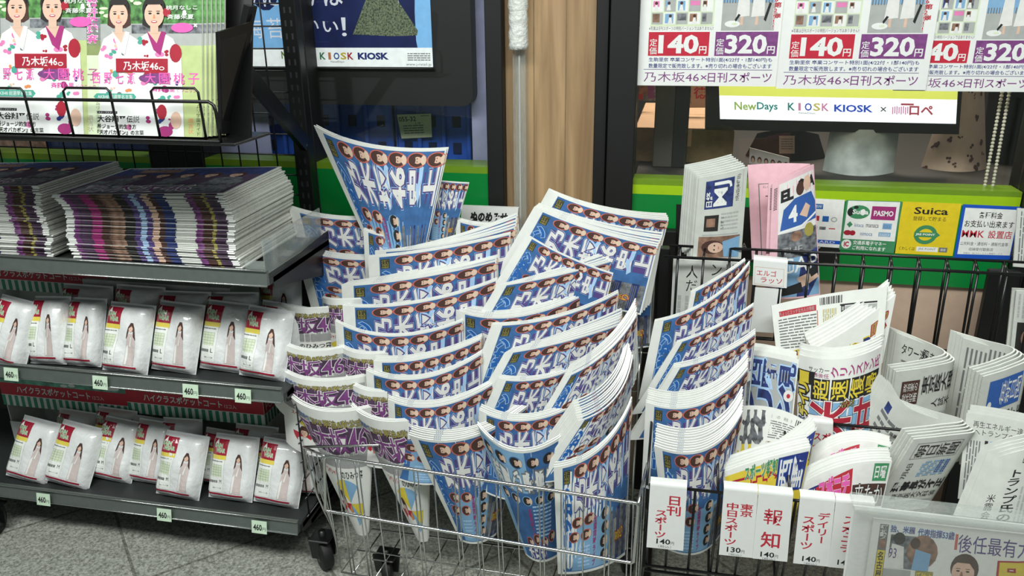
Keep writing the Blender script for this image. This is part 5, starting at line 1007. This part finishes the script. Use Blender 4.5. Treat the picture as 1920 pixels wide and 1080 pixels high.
# pink football paper folded like a hairpin
din = Design(.125, .25); din.rect(.02, .05, .112, .052, 'ink_grey'); din.rect(.02, .05, .022, .25, 'ink_grey'); din.text('サ', .034, .075, .066, .10, 'ink_black'); din.text('ELGOLAZO', .03, .056, .07, .062, 'ink_grey'); din.rect(.046, .112, .074, .168, 'hair_black'); din.ell(.06, .13, .008, .012, 'ink_grey'); din.rect(.043, .176, .09, .177, 'ink_grey'); din.text('サッ', .048, .186, .066, .225, 'ink_black')
dout = Design(95, 225)
dout.rect(14, 8, 92, 222, 'letter_white'); dout.text('EL', 18, 22, 44, 44, 'ink_black', bold=.06); dout.text('OLA', 52, 14, 94, 34, 'ink_black', bold=.06)
dout.ell(58, 30, 9, 12, 'hair_brown'); dout.ell(74, 25, 9, 13, 'skin_print'); dout.poly([(18, 96), (24, 58), (46, 44), (84, 42), (93, 60), (93, 90), (60, 94)], 'cobalt_print'); dout.poly([(56, 76), (70, 58), (80, 66), (72, 84)], 'skin_print'); dout.text('4', 34, 56, 52, 86, 'board_white', bold=.03)
dout.poly([(14, 98), (60, 94), (93, 78), (93, 82), (60, 98), (14, 102)], 'board_white'); dout.rect(14, 102, 93, 150, 'photo_grey'); dout.ell(50, 112, 12, 9, 'photo_warm'); dout.ell(76, 106, 10, 12, 'gold_print'); dout.rect(14, 150, 93, 222, 'pale_blue_print'); dout.poly([(50, 222), (60, 150), (93, 140), (93, 190), (72, 222)], 'photo_blue')
dout.text('THE', 22, 130, 62, 142, 'ink_lightgrey'); dout.text('CAP', 20, 150, 92, 178, 'board_white'); dout.poly([(50, 188), (88, 178), (93, 192), (60, 206)], 'skin_print'); dout.poly([(20, 206), (58, 196), (62, 214), (24, 220)], 'ink_black'); dout.poly([(72, 176), (92, 170), (93, 184), (78, 190)], 'ink_black'); dout.rects([(4, 12+i*3, 11, 13.4+i*3) for i in range(14)], 'ink_black')
quadpaper([P(1402, 309, 1.84), P(1460, 306, 1.845), P(1519, 307, 1.835)], [P(1410, 492, 1.79), P(1460, 490, 1.79), P(1522, 490, 1.79)], din, 1, 'pink paper, rear half of the folded football paper behind the tag', '', W_=.125, H_=.25, front='pink_paper', grp='football paper halves', t=.003, edge='pink_paper')
quadpaper([P(1448, 345, 1.755), P(1486, 327, 1.765), P(1526, 308, 1.80)], [P(1440, 560, 1.73), P(1482, 560, 1.728), P(1538, 553, 1.745)], dout, 2, 'football paper front page with players in blue, folded over pink pages', 'inner pink sheet right behind the football front page', step=(-.008, .006, .0), W_=95, H_=225, front='pink_paper', grp='football paper halves', edge='pink_paper')
# white tag with the paper's name and the plate under it
def hang_tag(px0, px1, pyt, pyb, Y, texts, label, lip=.012, slant=0):
    c = quad4([(px0, pyt), (px1, pyt+(px1-px0)*.1), (px1-slant, pyb+(px1-px0)*.1), (px0-slant, pyb)], Y); t = thing('price_tag', label, 'sign', tuple((c[2]+c[3])/2), 'white name tags on the rack')
    d = Design(px1-px0, pyb-pyt)
    for a in texts: getattr(d, a[0])(*a[1:][:5], **(a[6] if len(a) > 6 else {})) if False else None
    for a in texts: a(d)
    card('tag_face', d, c, .0012, 'board_white', parent=t)
    mb = MB(); pts = []
    r_ = .007; V = []
    for k in range(7):
        a = math.pi/2*k/6; V.append((r_*(1-math.cos(a)) if False else r_-r_*math.cos(a), r_*math.sin(a)))
    vs = []
    for cx in (c[0], c[1]):
        for (dy, dz) in V: vs.append(cx+np.array([0, dy, dz]))
        vs.append(cx+np.array([0, r_+lip, r_]))
    n_ = len(V)+1; mb.add(vs, [(k, n_+k, n_+k+1, k+1) for k in range(n_-1)], 'board_white', True); mb.obj('hook_lip', t); return t
YTG = YR-.004
hang_tag(1219, 1288, 910, 1026, YTG, [lambda d: d.vtext('日刊', 33, 14, 62, 52, 'tag_red', .02), lambda d: d.vtext('スポーツ', 12, 42, 36, 96, 'tag_red', .02), lambda d: d.text('140', 18, 97, 44, 107, 'ink_black', bold=.02), lambda d: d.text('円', 45, 101, 51, 107, 'ink_black'), lambda d: d.text('（税込）', 22, 109, 46, 114, 'ink_grey')], 'white 140 yen tag furthest left, two columns of red characters', slant=7)
hang_tag(1357, 1421, 918, 1040, YTG, [lambda d: d.vtext('東京', 33, 22, 58, 46, 'tag_red', .02), lambda d: d.vtext('中日スポーツ', 6, 22, 32, 102, 'tag_red', .02), lambda d: d.text('130', 14, 105, 40, 115, 'ink_black', bold=.02), lambda d: d.text('円', 41, 109, 47, 115, 'ink_black'), lambda d: d.text('（税込）', 18, 117, 42, 121, 'ink_grey')], 'white 130 yen tag with many small red characters', slant=9)
hang_tag(1422, 1487, 925, 1047, YTG-.0015, [lambda d: d.text('報', 14, 26, 50, 55, 'tag_red', bold=.005), lambda d: d.text('知', 12, 69, 48, 99, 'tag_red', bold=.014), lambda d: d.text('140', 14, 107, 40, 117, 'ink_black', bold=.02), lambda d: d.text('円', 41, 111, 47, 117, 'ink_black'), lambda d: d.text('（税込）', 18, 118, 42, 122, 'ink_grey')], 'white 140 yen tag with two big red characters', slant=11)
hang_tag(1500, 1566, 934, 1056, YTG, [lambda d: d.vtext('デイリー', 36, 22, 60, 80, 'tag_red', .02), lambda d: d.vtext('スポーツ', 8, 30, 34, 94, 'tag_red', .02), lambda d: d.text('140', 16, 106, 42, 116, 'ink_black', bold=.02), lambda d: d.text('円', 43, 110, 49, 116, 'ink_black'), lambda d: d.text('（税込）', 20, 118, 44, 122, 'ink_grey')], 'white 140 yen tag beside the acrylic display, two red columns', slant=13)
hang_tag(1567, 1640, 941, 1063, YTG-.0015, [lambda d: d.vtext('スポニチ', 16, 22, 50, 92, 'tag_red', .02), lambda d: d.text('140', 16, 106, 42, 116, 'ink_black', bold=.02)], 'white tag half covered by the acrylic display', slant=14)
hang_tag(1516, 1562, 792, 850, 1.455, [lambda d: d.text('スポ', 8, 16, 42, 32, 'tag_red', bold=.02), lambda d: d.text('東スポ', 6, 40, 44, 54, 'tag_red', bold=.02)], 'small white tag peeking out between the middle papers')
hang_tag(1413, 1477, 488, 534, YT-.006, [lambda d: d.text('エルゴ', 7, 16, 44, 27, 'tag_red', bold=.01), lambda d: d.text('ラッソ', 15, 30, 55, 40, 'tag_red', bold=.01), lambda d: d.rects([(3, 11, 58, 11.7), (3, 43, 58, 43.7), (3, 11, 3.7, 43.7), (57.3, 11, 58, 43.7)], 'skin_print')], 'white tag with red katakana on the upper rail', slant=2)
MB().bbox(P(1408, 622, YT-.002), P(1466, 541, YT+.001), 'board_white', .0006).obj('blank_plate', None, 'blank white plate hanging right under the katakana tag', 'sign')
# nishino paper
d = Design(110, 130); d.rect(2, 8, 108, 126, 'ink_lightgrey'); d.rect(2, 10, 22, 120, 'ink_grey'); d.vtext('緊急独占', 4, 12, 19, 90, 'letter_white'); d.rtext(['西', '野', '見'], 24, 10, 108, 58, 'photo_blue', .03, [(.08, 'ice_print')], .002); d.rtext(['ク', 'リ', 'ン'], 18, 48, 106, 116, 'photo_blue', .06, [(.11, 'ice_print')], .002); d.text('ド', 66, 104, 82, 126, 'yellow_print', 1, [(.06, 'ink_grey')]); d.ell(99, 66, 8, 10, 'letter_white'); d.ell(99, 66, 3, 4, 'red_print')
quadpaper([P(1384, 655, 1.60), P(1440, 660, 1.56), P(1498, 674, 1.545)], [P(1366, 800, 1.55), P(1425, 812, 1.51), P(1484, 812, 1.50)], d, 3, 'paper with huge blue characters on its side, in the middle tier', 'copy right behind the huge blue character paper', step=(-.001, .009, .004), grp='middle tier papers')
# daily paper: rear hairpin sheet
dbk = Design(240, 120); dbk.rect(14, 12, 96, 20, 'red_print'); dbk.text('ちょっとエッチな大人の情報', 16, 13, 92, 19, 'ink_lightgrey'); dbk.lines(12, 24, 96, 70, 11, 'ink_grey'); dbk.rects([(104+i*3.4, 4, 105.4+i*3.4+(i % 3)*.6, 14) for i in range(14)], 'ink_black'); dbk.lines(110, 20, 140, 60, 8, 'gold_print', True); dbk.rect(97, 20, 99, 62, 'oval_red'); dbk.lines(64, 64, 140, 100, 10, 'ink_grey')
dbk.rect(146, 16, 222, 18, 'ink_black'); dbk.rect(148, 18, 156, 60, 'ink_black'); dbk.vtext('夏の陣に賭ける', 148.5, 19, 155.5, 59, 'letter_white'); dbk.rect(157, 19, 222, 62, 'ink_lightgrey'); dbk.rtext(['と', 'ケ'], 160, 20, 186, 66, 'ink_black', .03); dbk.poly([(34, 72), (56, 70), (64, 110), (44, 112)], 'yellow_print'); dbk.text('氏', 38, 74, 58, 108, 'crimson', 1, [(.06, 'ink_black')])
quadpaper([P(1446, 573, 1.66), P(1545, 552, 1.665), P(1664, 538, 1.64)], [P(1462, 720, 1.60), P(1550, 720, 1.60), P(1650, 720, 1.59)], dbk, 1, 'grey back page with barcode, behind the big red character paper', '', grp='middle tier papers')
dfl = Design(190, 60); dfl.rtext(['最', '有', '力'], 60, 18, 135, 50, 'photo_blue', .03, [(.07, 'yellow_print')]); dfl.text('の見', 136, 10, 176, 40, 'gold_print', 1, [(.06, 'crimson')])
quadpaper([P(1522, 656, 1.585), P(1590, 618, 1.61), P(1680, 552, 1.645)], [P(1545, 740, 1.57), P(1600, 720, 1.59), P(1655, 680, 1.61)], dfl, 6, 'diagonal flap of white pages with blue and yellow letters, middle tier', 'page fan layer right behind the diagonal flap', step=(-.003, .0045, .0052), grp='middle tier papers', fan=-.004)
d = Design(160, 130)
d.text('サッカー', 24, 14, 60, 22, 'ink_black'); d.text('代表後任', 24, 23, 60, 30, 'magenta_print'); d.rtext(list('クリンスマン氏'), 62, 10, 156, 30, 'magenta_print', .02, [(.06, 'letter_white')]); d.rect(30, 32, 158, 66, 'ink_black'); d.rtext(list('超速復帰'), 32, 33, 156, 65, 'yellow_print', .012, gap=1)
d.rect(28, 68, 158, 128, 'pale_blue_print'); d.text('米', 26, 64, 104, 128, 'crimson', 1, [(.062, 'ink_black'), (.05, 'letter_white')], .025); d.text('甘', 108, 66, 158, 128, 'crimson', 1, [(.062, 'ink_black'), (.05, 'letter_white')], .025); d.rtext(list('ディリー'), 0, 0, 1, 1, 'ink_black') if False else None
d.cells([(c, 4, 78-i*18-(0), 26, 96-i*18, 1, False) for i, c in enumerate('デイリー')], 'yellow_print', [(.13, 'ink_black')], .04); d.text('スポ', 4, 98, 24, 122, 'photo_blue', 1, [(.08, 'letter_white')], .04); d.text('完全', 82, 66, 106, 76, 'gold_print', 1, [(.05, 'ink_black')])
quadpaper([P(1497, 664, 1.55), P(1566, 674, 1.50), P(1655, 648, 1.55)], [P(1494, 812, 1.50), P(1560, 830, 1.455), P(1632, 812, 1.49)], d, 5, 'paper with giant red characters and yellow headline, middle tier centre', 'copy right behind the giant red character paper', step=(.0015, .0075, .003), grp='middle tier papers')
# quality papers at the right: hairpin folded, each a rear leaf and a front leaf of one paper
def hairpin(back_pts, fold, front_pts, bot, dfront, dback, n, label, back, step, grp, h=.27):
    pts = list(back_pts)+[fold]+list(front_pts); bt = [p+np.array(bot) for p in pts]
    mb = MB(); mid = [np.array(p) for p in pts]; w_ = dfront.w*2
    F = ruled(mid, bt, 2.0, dfront.h); sheet(mb, F, 2.0, dfront.h, .0032, 40, 3, 'newsprint_grey', 'newsprint', 'newsprint_grey', 'page_edge')
    T = catmull(mid); L = np.concatenate([[0], np.cumsum(np.linalg.norm(np.diff(T, axis=0), axis=1))]); kk = np.argmin(np.linalg.norm(T-np.array(fold), axis=1)); uf = 2*L[kk]/L[-1]
    # the rear leaf faces the viewer with the inner side, the front leaf with the outer side
    def Fb(u, v, hh): return F(np.asarray(u)/dback.w*uf, v*dfront.h/dback.h, hh)
    def Ff(u, v, hh): return F(2.0-np.asarray(u)/dfront.w*(2.0-uf), v, hh)
    printon(mb, dback, Fb, 1, du=dback.w/8)
    pre = dfront.prep(dfront.w/8, dfront.h/5)
    for mn, lst in pre.items():
        q = np.concatenate([a for a, l in lst]); hh = np.concatenate([np.full(len(a), .004+EPS*l) for a, l in lst]); V = Ff(q[:, 0], q[:, 1], -hh); fs = []; k = 0
        for a, l in lst: fs.append(tuple(range(k, k+len(a)))); k += len(a)
        mb.add(V, fs, mn)
    f = mb.obj('newspaper', None, label, 'newspaper', grp, origin=np.array(fold)); bundle(f, n, step, 0, back, seed=len(label)); return f
db = Design(100, 100); db.text('タワー混迷深まる', 12, 8, 92, 20, 'ink_black', bold=.01); db.lines(14, 26, 90, 40, 3, 'ink_grey'); db.lines(8, 46, 96, 98, 10, 'ink_lightgrey')
df = Design(100, 100); df.rect(12, 12, 40, 38, 'hair_brown'); df.rtext(list('政治家の'), 15, 14, 38, 24, 'letter_white'); df.rtext(list('受託収賄'), 15, 25, 38, 36, 'letter_white'); df.rtext(list('東京医大理'), 44, 8, 98, 30, 'ink_black', .01); df.rtext(list('人試不'), 64, 36, 98, 46, 'ink_black'); df.lines(46, 52, 94, 98, 8, 'ink_lightgrey'); df.lines(12, 42, 40, 98, 9, 'ink_lightgrey'); df.text('題', 40, 58, 48, 68, 'ink_black', 1)
hairpin([P(1681, 624, 1.66), P(1736, 646, 1.64)], P(1787, 672, 1.60), [P(1745, 686, 1.575), P(1679, 696, 1.56)], (0, -.01, -.2), df, db, 4, 'grey quality paper folded open, medical school headline, back of right pocket', 'copy layered right behind the medical school headline paper', (-.0046, .0034, .0028), 'quality papers in the right pockets')
db2 = Design(100, 100); db2.lines(8, 8, 92, 90, 12, 'ink_grey', True); db2.rect(66, 34, 72, 48, 'ink_black')
df2 = Design(100, 100); df2.rect(16, 8, 84, 40, 'cobalt_print'); df2.rtext(['毎', '新'], 40, 10, 62, 38, 'letter_white'); df2.rtext(['日', '聞'], 62, 10, 83, 38, 'letter_white'); df2.ell(22, 34, 4, 4, 'letter_white'); df2.rtext(list('べし力銀不正'), 20, 44, 98, 62, 'ink_black', .02); df2.lines(16, 68, 96, 98, 6, 'ink_lightgrey')
hairpin([P(1806, 634, 1.64), P(1866, 652, 1.62)], P(1926, 670, 1.58), [P(1890, 690, 1.555), P(1842, 705, 1.54)], (0, -.01, -.2), df2, db2, 5, 'grey quality paper with a light blue masthead block, far right', 'copy layered right behind the light blue masthead paper', (-.0052, .0034, .0026), 'quality papers in the right pockets')
df3 = Design(120, 150); df3.rects([(14, 10, 100, 10.6), (14, 40, 100, 40.6), (14, 10, 14.6, 40), (100, 10, 100.6, 40)], 'ink_black'); df3.rtext(list('朝日新聞'), 18, 12, 98, 39, 'ink_black'); df3.text('7月6日', 18, 50, 28, 80, 'ink_black', 1); df3.rects([(46+i*4, 48+j*4.4, 49+i*4, 51+j*4.4) for i in range(13) for j in range(7) if (i*7+j*3) % 4], 'pale_blue_print'); df3.rects([(74+i*4, 48+j*4.4, 77+i*4, 51+j*4.4) for i in range(6) for j in range(6) if (i*5+j*3) % 3], 'cobalt_print'); df3.rtext(list('理事長が不正'), 14, 86, 112, 106, 'ink_black', .03); df3.rtext(list('東京医大文科省'), 22, 110, 108, 123, 'ink_black', .0); df3.lines(12, 128, 110, 148, 5, 'ink_lightgrey')
db3 = Design(100, 100); db3.rect(10, 14, 18, 24, 'photo_blue'); db3.text('東京医科大', 60, 40, 98, 50, 'ink_black'); db3.lines(8, 26, 50, 96, 8, 'ink_grey'); db3.lines(56, 56, 96, 96, 6, 'ink_lightgrey')
hairpin([P(1668, 716, 1.50), P(1700, 762, 1.485), P(1760, 786, 1.475)], P(1826, 806, 1.44), [P(1775, 815, 1.415), P(1712, 822, 1.40)], (-.06, -.015, -.16), df3, db3, 5, 'grey quality paper with dice-like blue chart and boxed masthead, front pocket', 'copy layered right behind the boxed masthead paper', (-.0042, .0032, .003), 'quality papers in the right pockets')
d = Design(110, 130); d.text('再生エネルギー達成', 12, 10, 96, 20, 'ink_black'); d.text('へトランプの挑戦', 14, 22, 96, 31, 'ink_black'); d.rect(40, 38, 84, 68, 'pale_blue_print'); d.ell(60, 52, 14, 10, 'skin_print'); d.rect(32, 38, 37, 62, 'ink_black'); d.lines(6, 40, 28, 120, 5, 'ink_grey', True); d.lines(36, 74, 104, 124, 10, 'ink_lightgrey', True); d.rects([(90+i*5, 24+j*5, 93+i*5, 27+j*5) for i in range(4) for j in range(4)], 'purple_outline')
quadpaper([P(1812, 774, 1.46), P(1880, 784, 1.45), P(1950, 800, 1.44)], [P(1796, 935, 1.40), P(1862, 945, 1.39), P(1930, 955, 1.38)], d, 4, 'grey paper with a pale map picture, between two quality papers at right', 'copy right behind the pale map paper', step=(.004, .006, .003), grp='quality papers in the right pockets', front='newsprint_grey', t=.0032)
d = Design(110, 135); d.vtext('トランプ氏の影', 34, 30, 58, 130, 'ink_black', .02); d.vtext('米露会談', 12, 70, 26, 130, 'ink_black'); d.text('男', 52, 8, 66, 24, 'ink_black', 1); d.lines(62, 60, 104, 130, 6, 'ink_lightgrey', True); d.rect(66, 20, 104, 52, 'photo_grey')
quadpaper([P(1866, 858, 1.36), P(1910, 846, 1.355), P(1975, 832, 1.38)], [P(1812, 990, 1.32), P(1870, 1000, 1.31), P(1940, 1000, 1.33)], d, 5, 'grey paper cut by the right photo edge with a long vertical headline', 'copy layered right behind the paper cut by the right edge', step=(-.0046, .0045, .0028), grp='quality papers in the right pockets', front='newsprint_grey', t=.0032)
d = Design(60, 160); d.rect(8, 60, 58, 120, 'hair_black'); d.ell(30, 90, 12, 16, 'photo_warm'); d.lines(6, 6, 54, 52, 5, 'ink_lightgrey', True)
quadpaper([P(1906, 545, 1.72), P(1930, 546, 1.72), P(1962, 550, 1.72)], [P(1890, 700, 1.70), P(1915, 702, 1.70), P(1945, 705, 1.70)], d, 2, 'paper with a dark photo at the right end of the upper rail', 'copy right behind the dark photo paper', grp='papers at the right end', front='newsprint_grey')
d = Design(60, 120); d.lines(8, 6, 54, 110, 8, 'ink_grey', True)
quadpaper([P(1908, 390, 1.78), P(1930, 392, 1.78), P(1962, 396, 1.78)], [P(1900, 500, 1.76), P(1925, 502, 1.76), P(1955, 505, 1.76)], d, 1, 'pale paper standing highest at the right photo edge', '', grp='papers at the right end', front='newsprint_grey')
# yellow and red sports papers in the front pockets
dy = Design(160, 60); dy.poly([(0, 6), (160, 4), (160, 60), (0, 60)], 'yellow_print'); dy.cells([('五', 6, 16, 56, 58, 0, False), ('輪', 60, 16, 112, 58, 0, False)], 'yellow_print', [(.12, 'crimson'), (.07, 'yellow_print'), (.04, 'purple_outline')], .05); dy.rect(104, 3, 158, 32, 'navy_print'); dy.rtext(list('西野'), 106, 4, 156, 31, 'letter_white', .02, [(.05, 'cobalt_print')]); dy.text('スポーツ報知', 42, 2, 104, 17, 'green_print', 0, [(.07, 'letter_white')], .04); dy.poly([(118, 60), (128, 36), (158, 34), (150, 60)], 'yellow_print')
dyb = Design(120, 100); dyb.rect(4, 6, 44, 60, 'photo_grey'); dyb.text('日本の最新技術', 50, 10, 82, 16, 'ink_black'); dyb.rects([(88+i*2.8, 6, 89.2+i*2.8+(i % 3)*.5, 18) for i in range(9)], 'ink_black'); dyb.lines(50, 20, 110, 50, 8, 'ink_grey'); dyb.poly([(4, 60), (30, 60), (46, 98), (4, 98)], 'yellow_print'); dyb.rect(50, 54, 80, 70, 'photo_warm')
quadpaper([P(1392, 762, 1.46), P(1448, 764, 1.47), P(1530, 803, 1.44)], [P(1372, 880, 1.42), P(1440, 880, 1.42), P(1500, 880, 1.41)], dyb, 1, 'grey back page with barcode above the yellow letter papers', '', grp='yellow letter papers')
quadpaper([P(1440, 866, 1.40), P(1490, 832, 1.405), P(1532, 800, 1.415)], [P(1420, 945, 1.36), P(1470, 940, 1.36), P(1505, 915, 1.37)], dy, 5, 'yellow letter paper, the rear one of two', 'copy layered right behind the rear yellow letter paper', step=(-.0022, .0045, .0036), plain=True, grp='yellow letter papers')
quadpaper([P(1359, 884, 1.375), P(1440, 858, 1.36), P(1520, 838, 1.375)], [P(1366, 985, 1.335), P(1432, 985, 1.325), P(1488, 985, 1.335)], dy, 6, 'yellow letter paper in front, right above the white tags', 'copy layered right behind the front yellow letter paper', step=(-.0012, .0042, .0032), plain=True, grp='yellow letter papers')
dr = Design(170, 60); dr.rect(0, 4, 170, 60, 'letter_white'); dr.rect(0, 10, 50, 60, 'navy_print'); dr.text('上北', 6, 12, 40, 34, 'letter_white', 0, [(.05, 'photo_blue')]); dr.poly([(36, 12), (104, 4), (104, 24), (36, 32)], 'red_print'); dr.text('スポニチ', 42, 6, 100, 26, 'hot_pink', 0, [(.08, 'letter_white')], .06); dr.rect(110, 2, 140, 14, 'letter_white'); dr.rect(140, 2, 166, 16, 'green_print'); dr.text('日曜', 143, 4, 163, 14, 'letter_white', bold=.02); dr.rect(106, 18, 168, 36, 'hair_brown'); dr.text('来たか', 110, 18, 164, 35, 'letter_white', 0, [(.05, 'hair_black')]); dr.poly([(40, 60), (60, 36), (104, 28), (150, 40), (150, 60)], 'crimson'); dr.text('口', 70, 38, 128, 60, 'letter_white', 0, [(.08, 'ink_black')], .04)
quadpaper([P(1528, 858, 1.42), P(1590, 828, 1.42), P(1674, 838, 1.415)], [P(1510, 935, 1.38), P(1590, 930, 1.37), P(1655, 925, 1.375)], dr, 5, 'red and white letter paper, the rear one of two', 'copy layered right behind the rear red letter paper', step=(-.0008, .0042, .0032), plain=True, grp='red letter papers')
quadpaper([P(1499, 910, 1.365), P(1580, 873, 1.35), P(1673, 864, 1.365)], [P(1505, 1005, 1.325), P(1575, 1005, 1.315), P(1640, 1005, 1.325)], dr, 6, 'red and white letter paper in front, beside the boxed masthead paper', 'copy layered right behind the front red letter paper', step=(-.0008, .004, .0030), plain=True, grp='red letter papers')
d = Design(80, 50); d.text('日刊ゲンダイ', 6, 6, 60, 16, 'green_print', bold=.02); d.rect(4, 18, 50, 46, 'hair_black')
quadpaper([P(1562, 786, 1.475), P(1600, 800, 1.47), P(1640, 826, 1.46)], [P(1556, 870, 1.45), P(1600, 870, 1.45), P(1630, 880, 1.45)], d, 2, 'paper with a green heading behind the rear red letter paper', 'copy right behind the green heading paper', grp='red letter papers')
# acrylic display at the lower right with a paper inside
YD = 1.235
t = thing('acrylic_display', 'clear acrylic display holder at the lower right corner', 'display', tuple(P(1760, 1079, YD)))
c = quad4([(1602, 958), (1960, 999), (1950, 1150), (1582, 1106)], YD); mb = MB(); sheet(mb, bil(*c, 1, 1), 1, 1, .003, 1, 1, 'acrylic_cover', 'acrylic_cover'); mb.obj('cover_sheet', t)
cb = [p+np.array([0, .016, 0]) for p in c]; mb = MB(); sheet(mb, bil(*cb, 1, 1), 1, 1, .003, 1, 1, 'board_white', 'board_white'); mb.obj('back_plate', t)
mb = MB(); top0, top1 = c[0]+np.array([0, 0, .004]), c[1]+np.array([0, 0, .004]); mb.hexa([top0+np.array([0, 0, -.006]), top1+np.array([0, 0, -.006]), top1+np.array([0, .045, -.003]), top0+np.array([0, .045, -.003]), top0, top1, top1+np.array([0, .045, .004]), top0+np.array([0, .045, .004])], 'acrylic'); mb.obj('top_lip', t)
d = Design(310, 110); o = 966
d.rect(2, 2, 308, 108, 'newsprint'); d.rect(14, 8, 30, 108, 'ink_grey'); d.vtext('稀勢', 15, 9, 29, 34, 'letter_white', .03); d.ell(22, 42, 7, 9, 'photo_warm'); d.rect(15, 54, 29, 108, 'yellow_print'); d.vtext('名古屋', 16, 56, 28, 106, 'ink_black', .02)
d.text('独、米国', 34, 8, 78, 20, 'purple_outline', bold=.01, outl=[(.06, 'ice_print')]); d.text('代表指揮53歳', 84, 9, 150, 23, 'purple_outline', bold=.01, outl=[(.06, 'ice_print')]); d.rect(152, 12, 157, 40, 'oval_red'); d.text('後任最有力', 158, 12, 286, 44, 'purple_outline', bold=.004)
d.rect(36, 24, 108, 84, 'photo_grey'); d.ell(96, 50, 28, 30, 'photo_warm'); d.rect(30, 86, 80, 108, 'ink_lightgrey'); d.poly([(34, 84), (40, 40), (62, 44), (66, 84)], 'letter_white'); d.ell(52, 30, 11, 11, 'hair_black'); d.text('93', 36, 48, 50, 66, 'purple_outline'); d.poly([(80, 84), (84, 46), (112, 52), (110, 84)], 'pale_blue_print'); d.ell(82, 36, 9, 10, 'hair_brown')
d.rect(88, 84, 120, 108, 'gold_print'); d.text('氏独占', 90, 86, 118, 106, 'yellow_print', bold=.03, outl=[(.07, 'ink_grey')])
d.poly([(150, 110), (158, 100), (176, 96), (196, 100), (208, 110)], 'hair_black'); d.ell(174, 72, 25, 27, 'hair_brown', 20); d.ell(172, 80, 20, 26, 'skin_print', 20); d.poly([(150, 72), (156, 52), (184, 48), (196, 64), (192, 74), (182, 62), (160, 62)], 'hair_brown')
for xx in (163, 180): d.ell(xx, 77, 3.4, 1.6, 'ink_black', 8); d.rect(xx-4, 72, xx+4, 73, 'hair_brown')
d.poly([(168, 78), (171, 78), (173, 90), (166, 90)], 'photo_warm'); d.ell(170, 97, 6, 1.4, 'oval_red', 8)
d.text('氏', 230, 48, 306, 108, 'yellow_print', bold=.05, outl=[(.1, 'crimson')])
cn = quad4([(1638, 972), (1962, 1006), (1952, 1120), (1622, 1086)], YD+.009)
card('newspaper', d, cn, .003, 'newsprint', 'sports paper behind the clear acrylic display, portrait of a man in a suit', 'newspaper')
